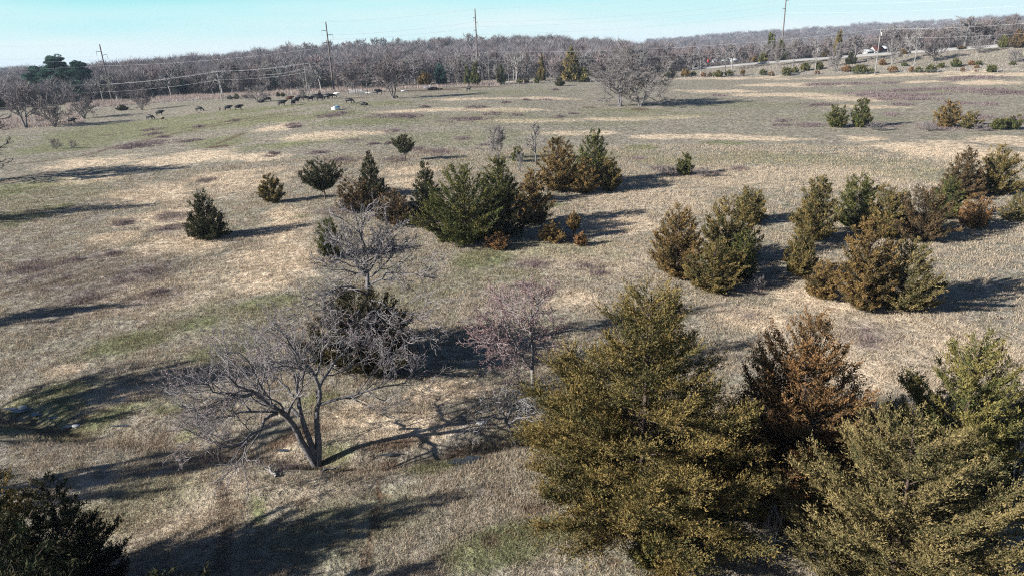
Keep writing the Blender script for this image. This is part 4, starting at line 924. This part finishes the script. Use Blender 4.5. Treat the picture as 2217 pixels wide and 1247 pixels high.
# the far wood on the hills: one mass
def far_wood():
    rg = rngof('farwood'); cr = []
    protos = []
    for s in range(6):
        n_ = 150; q = rg.uniform(0, 1, n_); az = rg.uniform(0, 6.28, n_); z0 = rg.uniform(.15, .55, n_)*10; L_ = rg.uniform(2, 5, n_)*(1.1-q*.3)
        d = unit(np.stack([np.cos(az), np.sin(az), rg.uniform(.3, 1.8, n_)], 1)); a = np.stack([rg.normal(0, .8, n_)+d[:, 0]*q*1.5, rg.normal(0, .8, n_)+d[:, 1]*q*1.5, z0+q*3], 1)
        b = a+d*L_[:, None]; b[:, 2] = np.minimum(b[:, 2], 11)
        sv = unit(np.cross(d, rg.normal(0, 1, (n_, 3))))*rg.uniform(.05, .15, (n_, 1))
        V = np.stack([a-sv, a+sv, b], 1).reshape(-1, 3)
        T = np.array([[-.2, 0, 0], [.2, 0, 0], [0, 0, 8], [0, -.2, 0], [0, .2, 0], [0, 0, 8]], float)
        protos.append(np.concatenate([V, T]))
    n_ = 7000; px = rg.uniform(-250, 2450, n_); a = np.interp(px, np.array(list(TC)), _az)
    r = 345+rg.uniform(0, 1, n_)**.8*430; r = np.where(px > 1450, 400+rg.uniform(0, 1, n_)*500, r)
    x = r*np.sin(a); y = r*np.cos(a)
    n2 = 3800; p2 = rg.uniform(-250, 2450, n2); p2 = np.where(rg.uniform(0, 1, n2) < .75, rg.uniform(1400, 2450, n2), rg.uniform(-250, 330, n2)); a2 = np.interp(p2, np.array(list(TC)), _az); r2 = np.where(p2 > 1000, rg.uniform(1100, 2150, n2), rg.uniform(800, 1500, n2))
    x = np.append(x, r2*np.sin(a2)); y = np.append(y, r2*np.cos(a2)); R_ = np.append(r, r2); a_all = np.append(px, p2)
    z = tz(x, y); sc_ = rg.uniform(.7, 1.2, len(x))*np.where(fbm(x/25, y/25, 2, 90) > .60, 1.25, 1.0)*np.where((a_all > 1450) & (R_ < 1000), .8, 1.0)
    ro = rg.uniform(0, 6.28, len(x)); Vs, Cs = [], []
    base = pick(rg, len(x), [(.17, .158, .17), (.21, .195, .205), (.13, .12, .128), (.26, .24, .25), (.19, .155, .155)], var=.18)
    for i in range(len(x)):
        V = protos[i % 6]; c, s = math.cos(ro[i]), math.sin(ro[i]); k = sc_[i]*(1.0 if R_[i] < 900 else 1.15)
        if R_[i] > 900: V = V[:240]; wd = 3.0
        else: wd = 1.0
        Q = np.stack([(V[:, 0]*c-V[:, 1]*s)*k*1.05, (V[:, 0]*s+V[:, 1]*c)*k*1.05, V[:, 2]*k], 1)
        if wd > 1: Q[:, :2] *= 1.6
        Vs.append((Q+np.array([x[i], y[i], z[i]-.3])).astype(np.float32)); Cs.append(np.repeat(base[i:i+1], len(V)//3, 0))
    V = np.concatenate(Vs); C = np.concatenate(Cs)*rg.uniform(.8, 1.2, (len(V)//3, 1))
    tag(link("far_wood", new_mesh("far_wood", [(V, np.arange(len(V)).reshape(-1, 3))], M_stuff, C)), "leafless mauve grey wood covering the far hills", "wood", kind="stuff")
far_wood()

# trees outside the frame whose shade falls into it
OFF = "bare trees left of the frame"
for k, (x, y, h, r, v) in enumerate([(-34, 19, 11, 5, 'oak'), (-39, 25, 12, 5, 'wide'), (-56, 36, 13, 6, 'oak'), (-62, 33, 12, 5.5, 'oak'), (-70, 72, 12, 5.5, 'wide')]):
    far_bare(10*k, 0, 0, 0, v, 'b', "bare tree standing outside the left of the frame, throwing long shade across the pasture", OFF, B=np.array([x, y, float(tz(x, y))]), h=h, r=r)
for k, (x, y, h, r) in enumerate([(-13.5, 14.0, 4.9, 2.2), (-9.6, 13.6, 3.5, 1.8), (-16.5, 12.2, 5.2, 2.2)]):
    B = np.array([x, y, float(tz(x, y))]); f, t = cedar_meshes('off%d' % k, h, r, 'egg', 'd', .16, .8)
    o = rootat("red_cedar", B, "cedar standing below the frame whose shade falls on the near grass", "cedar tree", "cedars below the frame"); link("foliage", f, o); link("trunk", t, o)

# ------------------------------------------------------------------ cattle
def cow_mesh(name, pose, col, calf=False):
    nodes = {'pel': ((-.82, 0, 1.16), .30), 'mid': ((-.2, 0, 1.06), .37), 'sho': ((.52, 0, 1.14), .33), 'nek': ((.88, 0, 1.26), .20), 'hed': ((1.12, 0, 1.34), .145), 'muz': ((1.42, 0, 1.16), .085)}
    if pose == 'graze': nodes.update(nek=((.98, 0, .92), .19), hed=((1.25, 0, .5), .14), muz=((1.42, 0, .2), .085))
    dz = 0
    if pose == 'lie': dz = -.62; nodes = {k: ((p[0], p[1], p[2]+dz+(.12 if k in ('nek', 'hed', 'muz') else 0)), r) for k, (p, r) in nodes.items()}
    E_ = [('pel', 'mid'), ('mid', 'sho'), ('sho', 'nek'), ('nek', 'hed'), ('hed', 'muz')]
    for s, sg in (('l', 1), ('r', -1)):
        if pose == 'lie':
            nodes.update({'th'+s: ((-.8, .3*sg, .34), .2), 'st'+s: ((-.35, .42*sg, .2), .12), 'ho'+s: ((-.65, .46*sg, .07), .06), 'el'+s: ((.5, .26*sg, .3), .14), 'kn'+s: ((.85, .3*sg, .1), .07), 'ff'+s: ((.55, .36*sg, .05), .05)})
            E_ += [('pel', 'th'+s), ('th'+s, 'st'+s), ('st'+s, 'ho'+s), ('sho', 'el'+s), ('el'+s, 'kn'+s), ('kn'+s, 'ff'+s)]
        else:
            w_ = .02*sg if s == 'l' else 0
            nodes.update({'hi'+s: ((-.86, .17*sg, .92), .17), 'st'+s: ((-.74+w_*4, .19*sg, .68), .12), 'hk'+s: ((-.95+w_*4, .19*sg, .46), .065), 'hf'+s: ((-.88+w_*6, .19*sg, .05), .055),
                          'el'+s: ((.5, .17*sg, .78), .13), 'kn'+s: ((.53-w_*3, .17*sg, .42), .065), 'ff'+s: ((.52-w_*5, .17*sg, .05), .055)})
            E_ += [('pel', 'hi'+s), ('hi'+s, 'st'+s), ('st'+s, 'hk'+s), ('hk'+s, 'hf'+s), ('sho', 'el'+s), ('el'+s, 'kn'+s), ('kn'+s, 'ff'+s)]
        hx, hy, hz = nodes['hed'][0]; nodes['ea'+s] = ((hx-.08, .24*sg, hz+.05), .04); E_.append(('hed', 'ea'+s))
    nodes['t1'] = ((-1.12, 0, 1.12+dz), .05); nodes['t2'] = ((-1.18, 0, .62+max(dz, -.4)), .035); E_ += [('pel', 't1'), ('t1', 't2')]
    ks = list(nodes); me = bpy.data.meshes.new(name+"_skeleton"); me.from_pydata([nodes[k][0] for k in ks], [(ks.index(a), ks.index(b)) for a, b in E_], [])
    ob = bpy.data.objects.new(name+"_skeleton", me); COL.objects.link(ob)
    md = ob.modifiers.new("skin", 'SKIN'); sv = me.skin_vertices[0].data
    for i, k in enumerate(ks): sv[i].radius = (nodes[k][1]*1.2, nodes[k][1]*1.2*(1.15 if k in ('mid', 'sho', 'pel') else 1)); sv[i].use_root = (k == 'pel')
    sb = ob.modifiers.new("sub", 'SUBSURF'); sb.levels = 1; sb.render_levels = 1
    dg = bpy.context.evaluated_depsgraph_get(); res = bpy.data.meshes.new_from_object(ob.evaluated_get(dg)); res.name = name
    bpy.data.objects.remove(ob); bpy.data.meshes.remove(me)
    res.polygons.foreach_set('use_smooth', np.ones(len(res.polygons), bool)); res.materials.clear(); res.materials.append(col); return res
M_black = mat("black_coat", (.012, .012, .015), .55, var=.3, scale=2, spec=.3); M_brownc = mat("dark_red_brown_coat", (.06, .022, .014), .6, var=.3, scale=2); M_whitec = mat("white_coat", (.72, .70, .66), .7, var=.1, scale=2)
M_calf = mat("brown_coat", (.10, .045, .025), .7, var=.2, scale=2)
CM = {}
def cow(px, yb, pose, colr, face, size, label, cat="cow"):
    k = (pose, colr)
    if k not in CM: CM[k] = cow_mesh("cow", pose, {'k': M_black, 'n': M_brownc, 'w': M_whitec, 'c': M_calf}[colr])
    B = G(px, yb); s = size*1.1
    o = link("calf" if cat == "calf" else "cow", CM[k], None, B-np.array([0, 0, .03]), math.radians(face), s)
    tag(o, label, cat, "cattle grazing in the pasture")
COWS = [
 (157, 268, 'stand', 'k', 5, 1, "lone black cow standing below the bare trees at the far left"), (326, 260, 'graze', 'k', -10, 1, "black cow grazing nearest of the left pair, beside a tiny calf"),
 (347, 251, 'stand', 'k', 10, 1, "black cow with raised head behind the grazing one of the left pair"), (432, 242, 'graze', 'k', -8, 1, "black cow grazing alone between the left pair and two standing cows"),
 (495, 240, 'stand', 'k', 12, .95, "black cow with outstretched head beside a brown calf"), (518, 239, 'stand', 'k', 25, .98, "black cow standing next to a low brush patch, right of the outstretched one"),
 (566, 223, 'lie', 'k', 0, 1, "black cow lying in the shade of the bushy bare tree"), (580, 221, 'graze', 'k', 180, 1, "black cow grazing at the right edge of the bushy bare tree"),
 (612, 230, 'stand', 'k', 8, 1.05, "large black cow in front of the dark red brown one"), (636, 229, 'stand', 'k', 80, 1.0, "black cow seen from behind right of the large black one"),
 (628, 220, 'stand', 'n', 6, 1.0, "dark red brown cow among the black ones"), (644, 224, 'stand', 'k', 70, 1.0, "black cow seen from behind right of the red brown one"),
 (648, 217, 'graze', 'k', 165, 1.0, "black cow grazing to the left at the left end of the herd"), (661, 218.5, 'stand', 'k', 185, 1.0, "black cow at the foot of the double poles"),
 (674, 219.5, 'stand', 'k', 40, .9, "nearest black cow of the packed herd, left side"), (681, 216, 'stand', 'k', 0, 1.0, "second black cow of the packed herd from the poles"), (692, 219, 'stand', 'k', 185, 1.05, "broad black cow in the near middle of the packed herd"),
 (688, 214.5, 'stand', 'k', 20, 1, "rearmost black cow of the packed herd"), (699, 214.5, 'graze', 'k', 30, 1, "black cow with lowered head in the packed herd"), (706, 216, 'stand', 'k', 150, 1, "black cow of the packed herd below the second tall pole"),
 (714, 214, 'stand', 'k', 190, 1, "black cow of the packed herd touching the white one"), (720, 213, 'graze', 'k', 10, .95, "black cow behind the white one"),
 (729, 211.5, 'stand', 'w', 10, 1.0, "white cow at the right end of the packed herd"), (757, 224.5, 'graze', 'k', -12, 1.0, "black cow grazing alone right of the herd"), (788, 229, 'lie', 'k', 165, 1.0, "black cow resting on the grass right of the white tank"),
 (820, 205, 'stand', 'k', 200, 1.05, "black cow beside the feeder left of the many stemmed tree"), (933, 196, 'lie', 'k', 10, 1.1, "black cow lying near the round cedar at the fence"), (944, 195.5, 'lie', 'k', 190, 1.0, "black cow lying behind the other resting one at the fence"), (1015, 198, 'stand', 'k', -50, 1.0, "black cow walking alone below the third tall pole")]
for r_ in COWS: cow(*r_)
for r_ in [(353, 260.5, 'stand', 'c', 80, .5, "tiny brown calf beside the left grazing cow", "calf"), (476, 240, 'stand', 'c', 120, .55, "brown calf left of the cow with outstretched head", "calf"), (858, 214, 'stand', 'k', 150, .6, "black calf at the foot of the many stemmed tree", "calf"), (955, 194.5, 'lie', 'k', 0, .55, "small black calf by the fence right of the resting cows", "calf")]: cow(*r_)

# ------------------------------------------------------------------ stock tank and feeders
def tank():
    B = G(727, 238.5); o = rootat("stock_tank", B, "white round stock tank with a blue rim cover standing on green grass", "stock tank")
    Mw = mat("white_plastic", (.78, .8, .82), .5, var=.08); Mb = mat("light_blue_plastic", (.18, .42, .62), .5, var=.1)
    rr = 1.15; a = np.linspace(0, 2*math.pi, 25)[:-1]; prof = [(rr*.96, 0), (rr, .12), (rr*1.0, .62), (rr*1.04, .66), (rr*1.0, .70), (rr*.9, .66), (rr*.86, .35)]
    V = np.array([[r_*math.cos(q), r_*math.sin(q), z] for r_, z in prof for q in a]); n_ = 24
    f = np.array([[k*n_+i, k*n_+(i+1) % n_, (k+1)*n_+(i+1) % n_, (k+1)*n_+i] for k in range(len(prof)-1) for i in range(n_)])
    link("tub", new_mesh("tub", [(V, f), disc((0, 0, .35), rr*.86, 24)], Mw, smooth=False), o)
    hv = []; n2 = 10
    for j, (r_, z) in enumerate([(rr*1.05, .66), (rr*1.03, .86), (rr*.7, 1.02), (.05, 1.05)]):
        for q in np.linspace(-1.4, 1.5, n2): hv.append([r_*math.cos(q), r_*math.sin(q), z])
    f = np.array([[k*n2+i, k*n2+i+1, (k+1)*n2+i+1, (k+1)*n2+i] for k in range(3) for i in range(n2-1)])
    link("lid", new_mesh("lid", [(np.array(hv), f)], Mb), o)
    link("float_box", new_mesh("float_box", [box((-.3, .2, .74), (.5, .45, .22))], Mw), o)
tank()
def trough(px, py, ln, label, rz):
    B = G(px, py); o = rootat("feed_trough", B, label, "feed trough", "feed troughs by the corral", rotz=rz)
    m_ = M_metal
    link("tray", new_mesh("tray", [box((0, 0, .5), (ln, .8, .06)), box((0, .42, .62), (ln, .05, .3)), box((0, -.42, .62), (ln, .05, .3)), box((ln/2+.03, 0, .62), (.05, .9, .3)), box((-ln/2-.03, 0, .62), (.05, .9, .3))], m_), o)
    for sx in (-1, 1):
        for sy in (-1, 1): link("leg", new_mesh("leg", [box((sx*ln*.4, sy*.36, .235), (.09, .09, .47))], M_wood), o)
trough(806, 205.5, 4.5, "long low feed trough left of the many stemmed tree", .15)
trough(878, 201.5, 3.0, "short feed trough right of the many stemmed tree", .2)
def hay_ring():
    B = G(925, 193.5); o = rootat("hay_feeder", B, "grey round metal hay feeder beside the cedar at the fence", "hay feeder")
    a = np.linspace(0, 2*math.pi, 25); 
    for z in (.1, .6, 1.15): link("hoop", new_mesh("hoop", [tube(np.stack([1.6*np.cos(a), 1.6*np.sin(a), 0*a+z], 1), .06, 5)], M_metal), o)
    for q in np.linspace(0, 2*math.pi, 13)[:-1]: link("bar", new_mesh("bar", [tube([[1.6*math.cos(q), 1.6*math.sin(q), .05], [1.6*math.cos(q), 1.6*math.sin(q), 1.2]], .04, 5)], M_metal), o)
hay_ring()

# ------------------------------------------------------------------ fence, gate
def fence(pts, label, post_m=5.5, hgt=1.35):
    P = np.array([p[:2] for p in pts]); seg = np.linalg.norm(np.diff(P, axis=0), axis=1); s = np.concatenate([[0], np.cumsum(seg)])
    n_ = min(98, int(s[-1]/post_m)); u = np.linspace(0, s[-1], n_); X = np.interp(u, s, P[:, 0]); Y = np.interp(u, s, P[:, 1]); Z = tz(X, Y)
    o = rootat("wire_fence", (X[0], Y[0], Z[0]), label, "fence", "pasture fences"); org = np.array([X[0], Y[0], Z[0]])
    pm = new_mesh("post", [tube([[0, 0, -.3], [0, 0, hgt]], .08, 6), disc((0, 0, hgt), .08, 6)], M_palewood)
    for x, y, z in zip(X, Y, Z): link("post", pm, o, (x-org[0], y-org[1], z-org[2]))
    for k, hh in enumerate((.4, .8, 1.2)):
        link("wire", new_mesh("wire", [tube(np.column_stack([X-org[0], Y-org[1], Z-org[2]+hh]), .018, 3)], M_metal), o)
fence(FEN[2:9], "wire fence on pale posts in front of the tall weeds at the left"); fence(FEN[10:17], "wire fence on pale posts along the middle of the pasture's far edge"); fence(FEN[16:], "wire fence on pale posts along the foot of the right bank")
def gate(px, py, w, rz, label):
    B = G(px, py); o = rootat("farm_gate", B, label, "gate", "white pipe gates at the corral", rotz=rz); Mw = M_gate
    link("frame", new_mesh("frame", [tube([[-w/2, 0, .3], [w/2, 0, .3], [w/2, 0, 1.5], [-w/2, 0, 1.5], [-w/2, 0, .3]], .05, 6)], Mw), o)
    for z in (.54, .78, 1.02, 1.26): link("rail", new_mesh("rail", [tube([[-w/2, 0, z], [w/2, 0, z]], .045, 6)], Mw), o)
    for sx in (-1, 1): link("post", new_mesh("post", [tube([[sx*(w/2+.2), 0, -.2], [sx*(w/2+.2), 0, 2.0]], .11, 8), disc((sx*(w/2+.2), 0, 2.0), .11, 8)], M_wood), o)
M_gate = mat("white_gate_paint", (.72, .73, .74), .5, var=.08)
gate(775, 203.5, 3.2, .1, "white pipe gate standing upright between brown corral posts"); gate(786, 207.5, 3.6, .85, "white pipe gate swung open toward the pasture"); gate(762, 204.2, 2.2, .1, "narrow white rail gate left of the upright one")

# ------------------------------------------------------------------ utility poles and lines
def pole_top(B, yt): return topz(B, yt)
TP = []
def tall_pole(px, yb, yt, label, h=None, B=None, rz=0.0):
    if B is None: B = G(px, yb)
    h = h or topz(B, yt); o = rootat("utility_pole", B, label, "utility pole", "tall power line poles", rotz=rz)
    link("pole", new_mesh("pole", [tube([[0, 0, -.5], [0, 0, h]], [.36, .22], 10), disc((0, 0, h), .17, 10)], M_wood), o)
    att = []
    for k, (fz, sx) in enumerate(((.115, -1), (.175, 1), (.285, -1))):
        z = h*(1-fz)
        link("arm", new_mesh("arm", [tube([[0, 0, z-.35], [sx*2.0, 0, z]], [.12, .09], 6)], M_wood), o)
        link("insulator", new_mesh("insulator", [tube([[sx*1.95, 0, z-.05], [sx*2.05, 0, z-1.9]], .09, 6)], M_insul), o)
        att.append((B[0]+math.cos(rz)*sx*2.05, B[1]+math.sin(rz)*sx*2.05, B[2]+z-1.95))
    att.append((B[0], B[1], B[2]+h-.05)); TP.append(att); return o
tall_pole(-420, 240, 0, "tall wooden power pole outside the left of the frame", h=28, B=G(-420, 255))
tall_pole(243, 219, 97, "tall dark wooden power pole with three arms beside the pines", rz=.1)
tall_pole(723, 198, 48, "tall wooden power pole with three arms above the cattle herd", rz=.2)
tall_pole(1036, 176, 20, "tall wooden power pole rising from the twin cedars at the centre", rz=1.1)
tall_pole(1690, 131, -28, "tallest wooden power pole, cut by the top of the frame", rz=.5)
tall_pole(2700, 120, 0, "tall wooden power pole outside the right of the frame", h=28, B=G(2700, 110))
def catenary(a, b, sag, n_=22):
    a = np.array(a); b = np.array(b); t = np.linspace(0, 1, n_)[:, None]; P = a*(1-t)+b*t; P[:, 2] -= sag*4*t[:, 0]*(1-t[:, 0]); return P
def wire(name_pts, label, sag=1.6, r=.035, group="power line wires"):
    P = np.concatenate([catenary(a, b, sag*np.linalg.norm(np.array(a)-np.array(b))/150)[(0 if k == 0 else 1):] for k, (a, b) in enumerate(zip(name_pts[:-1], name_pts[1:]))])
    org = P[0].copy(); tag(link("power_wire", new_mesh("power_wire", [tube(P-org, r, 4)], M_wire), None, org), label, "wire", group)
for k, nm in enumerate(("upper left arm", "right arm", "lower left arm")): wire([t[k] for t in TP], "long conductor hung from the %s of each tall power pole" % nm, 2.0, .018)
wire([t[3] for t in TP], "thin shield wire strung over the tops of the tall power poles", 1.6, .014)

DP = []
def small_pole(px, yb, yt, label, cross=True, trans=False, pale=True, h=None, rz=.9, keep=True, rr=.16):
    B = G(px, yb); h = h or topz(B, yt); o = rootat("utility_pole", B, label, "utility pole", "short distribution line poles", rotz=rz); m_ = M_palewood if pale else M_wood
    link("pole", new_mesh("pole", [tube([[0, 0, -.4], [0, 0, h]], [rr, rr*.75], 8), disc((0, 0, h), rr*.75, 8)], m_), o)
    at = []
    if cross:
        link("crossarm", new_mesh("crossarm", [box((0, .2, h-.5), (2.6, .1, .12))], m_), o)
        for x in (-1.15, .55, 1.15):
            link("insulator", new_mesh("insulator", [tube([[x, .2, h-.44], [x, .2, h-.2]], [.07, .05], 6), disc((x, .2, h-.2), .05, 6)], M_insul), o)
    for x, z in ((-1.15, h-.18), (1.15, h-.18), (0, h-3.2)): at.append((B[0]+math.cos(rz)*x, B[1]+math.sin(rz)*x, B[2]+z))
    if trans:
        link("transformer", new_mesh("transformer", [tube([[.42, 0, h-2.4], [.42, 0, h-1.2]], .3, 10), disc((.42, 0, h-1.2), .3, 10)], M_gate), o)
    if keep: DP.append(at)
small_pole(-260, 250, 200, "pale distribution pole outside the left of the frame")
small_pole(94, 223, 183, "pale short pole in front of the left pine", rz=.6)
small_pole(481, 219, 154, "pale distribution pole between the left cattle and the herd", rz=.5)
small_pole(667.5, 210, 137, "pale distribution pole standing behind the packed herd, right one of the double poles", rz=.5)
small_pole(1060, 188, 112, "slim pale distribution pole just right of the third tall pole", rz=.3)
small_pole(1894, 163, 63, "leaning looking pale pole with a white transformer on the right bank", trans=True, rz=.4, rr=.2)
small_pole(2500, 158, 20, "pale distribution pole outside the right of the frame")
for k, nm in enumerate(("left end of the crossarms", "right end of the crossarms", "side of the poles, lowest")): wire([t[k] for t in DP], "bright distribution wire on the %s" % nm, 2.4, .014)
DP2 = DP; DP = []
small_pole(-160, 238, 190, "short far pole outside the left of the frame", keep=True, h=9)
small_pole(59.5, 227, 188, "short grey pole standing behind the two trunked bare tree", rz=.6)
small_pole(406, 205, 169, "short dark pole in the wood edge left of the first pale pole", pale=False, rz=.6)
small_pole(542, 197, 162, "short pale pole behind the bushy bare tree", rz=.6)
small_pole(662, 206, 150, "brown pole, left one of the double poles behind the herd", pale=False, rz=.6)
for k, nm in enumerate(("left", "right")): wire([t[k] for t in DP], "lower wire of the far short pole line, %s side" % nm, 2.0, .011)

# ------------------------------------------------------------------ buildings and signs beyond the road
def house(px, py, w, d_, hw_, hr, wallm, roofm, label, rz=0.0, name="house", cat="house"):
    B = G(px, py); o = rootat(name, B, label, cat, rotz=rz)
    V = [[-w/2, -d_/2, 0], [w/2, -d_/2, 0], [w/2, d_/2, 0], [-w/2, d_/2, 0], [-w/2, -d_/2, hw_], [w/2, -d_/2, hw_], [w/2, d_/2, hw_], [-w/2, d_/2, hw_], [-w/2, 0, hw_+hr], [w/2, 0, hw_+hr]]
    link("wall", new_mesh("wall", [(V, [[0, 1, 5, 4], [2, 3, 7, 6]]), (V, [[1, 2, 6], [1, 6, 5], [5, 6, 9]]), (V, [[3, 0, 4], [3, 4, 7], [7, 4, 8]])], wallm), o)
    e = .4; k = hr/(d_/2)
    R1 = [[-w/2-e, -d_/2-e, hw_-e*k+.05], [w/2+e, -d_/2-e, hw_-e*k+.05], [w/2+e, 0, hw_+hr+.05], [-w/2-e, 0, hw_+hr+.05]]; R2 = [[x, -y, z] for x, y, z in R1]
    up = [[x, y, z+.12] for x, y, z in R1]; up2 = [[x, y, z+.12] for x, y, z in R2]
    bx_ = [[0, 1, 2, 3], [4, 5, 6, 7], [0, 1, 5, 4], [1, 2, 6, 5], [2, 3, 7, 6], [3, 0, 4, 7]]
    link("roof", new_mesh("roof", [(R1+up, bx_), (R2+up2, bx_)], roofm), o)
    Md = M_dark
    link("door", new_mesh("door", [box((w*.06, -d_/2-.04, hw_*.42), (.8, .06, hw_*.8))], Md), o)
    for x in (-w*.3, w*.32): 
        f_ = link("window", new_mesh("window", [box((x, -d_/2-.03, hw_*.6), (.8, .05, hw_*.45))], M_gate), o); link("pane", new_mesh("pane", [box((x, -d_/2-.07, hw_*.6), (.65, .03, hw_*.34))], Md), f_)
M_dark = mat("dark_glass", (.03, .035, .045), .2, spec=.6); M_wwall = mat("white_siding", (.30, .30, .30), .7, var=.08, scale=1); M_redroof = mat("dark_red_roof", (.07, .028, .025), .6, var=.15, scale=1); M_wroof = mat("pale_metal_roof", (.42, .44, .46), .5, var=.08, metal=.2)
house(1897, 117, 4.6, 4, 1.6, 1.6, M_wwall, M_redroof, "small house with dark red roof beyond the road left of the pale pole", rz=.2)
house(1879, 118.5, 3.4, 3, 1.3, .7, M_wwall, M_wroof, "low white outbuilding just left of the red roofed house", rz=.1, name="shed", cat="shed")
house(1914, 115.5, 2.6, 2.6, 2.0, .9, M_wwall, M_wroof, "white shed right of the red roofed house", rz=.3, name="shed", cat="shed")
house(1549, 142, 3.2, 3, 2.2, .6, M_wwall, M_wroof, "small white shed right of the red sign", rz=.1, name="shed", cat="shed")
house(1569, 141, 5.2, 3.5, 2.0, .7, M_wwall, M_wroof, "longest white shed in the middle of three beyond the road", rz=.1, name="shed", cat="shed")
house(1590, 140, 3.4, 3, 2.0, .7, M_wwall, M_wroof, "white shed farthest right of three beyond the road", rz=.1, name="shed", cat="shed")
def sign():
    B = G(1533, 144); o = rootat("road_sign", B, "small bright red sign board on posts left of the white sheds", "sign")
    link("board", new_mesh("board", [box((0, 0, 2.4), (1.2, .08, 1.7))], mat("red_sign_paint", (.4, .02, .03), .5, var=.06)), o)
    for x in (-.55, .55): link("post", new_mesh("post", [box((x, .1, 1.5), (.1, .1, 3.0))], M_metal), o)
sign()

# ------------------------------------------------------------------ small things near the camera
def fallen(px, py, ln, rz, label, seed, m_=None):
    B = G(px, py); rg = rngof('log', seed); n_ = 8; x = np.linspace(-ln/2, ln/2, n_); P = np.stack([x, .12*ln*np.sin(x*3/ln+seed)+rg.normal(0, .03, n_), .07+rg.uniform(0, .05, n_)], 1)
    o = rootat("fallen_branch", B, label, "branch", "fallen branches on the grass", rotz=rz)
    ch = [tubes(P[None], np.linspace(.07, .025, n_)[None], 6)]
    for k in (2, 4, 5):
        d = unit(np.array([.6, rg.choice([-1, 1])*.9, .25])); ch.append(tubes(np.stack([P[k], P[k]+d*ln*.15, P[k]+d*ln*.26+[.05, 0, .03]])[None], np.array([[.035, .025, .012]]), 5))
    link("limb", new_mesh("limb", ch, m_ or M_palebark), o)
fallen(592, 1022, 1.0, 2.0, "pale forked dead branch on the grass below the wide forked tree", 1); fallen(715, 1022, 1.0, .7, "dark dead branch right of the wide forked tree's base", 2, M_greybark)
def rock(px, py, s, label, seed, c=(.32, .33, .34)):
    B = G(px, py); rg = rngof('rock', seed); bpy_me = []
    u = np.linspace(0, 2*math.pi, 13)[:-1]; V = []
    for j, ph in enumerate(np.linspace(-.3, 1.35, 5)):
        for q in u: r_ = s*math.cos(ph)*(1+rg.uniform(-.18, .18)); V.append([r_*math.cos(q)*1.3, r_*math.sin(q), s*.55*math.sin(ph)])
    V.append([0, 0, s*.56]); f = [[j*12+i, j*12+(i+1) % 12, (j+1)*12+(i+1) % 12, (j+1)*12+i] for j in range(4) for i in range(12)]; f2 = [[48+i, 48+(i+1) % 12, 60] for i in range(12)]
    o = link("rock", new_mesh("rock", [(V, f), (np.zeros((0, 3)), np.zeros((0, 3), int))][:1]+[(V, f2)], mat("pale_rock", c, .85, var=.3, scale=6, bump=.05), smooth=True), None, B); tag(o, label, "rock", "rocks by the wet ditch")
rock(50, 882, .2, "largest pale rock beside the puddle at the left edge", 1); rock(166, 921, .17, "bluish rock in the wet ditch right of the largest one", 2); rock(1042, 914, .2, "pale bluish rock under the small crooked tree", 3)
rock(225, 600, .12, "small stone lying in the left pasture brush", 4)

# ------------------------------------------------------------------ haze
def haze():
    zb, zt, R_ = -6.0, 62.0, 4300.0
    me = new_mesh("haze", [box((0, 0, (zb+zt)/2), (2*R_, 2*R_, zt-zb))], mat("haze_air", (1, 1, 1)))
    m = me.materials[0]; n = m.node_tree; n.nodes.clear(); o_ = n.nodes.new("ShaderNodeOutputMaterial"); v = n.nodes.new("ShaderNodeVolumePrincipled")
    v.inputs['Color'].default_value = (.62, .78, 1.0, 1); v.inputs['Density'].default_value = HAZE; v.inputs['Anisotropy'].default_value = 0.0
    n.links.new(v.outputs[0], o_.inputs['Volume'])
    tag(link("haze", me), "thin bluish air over the far hills", "haze", kind="stuff")
HAZE = 0.00012
haze()
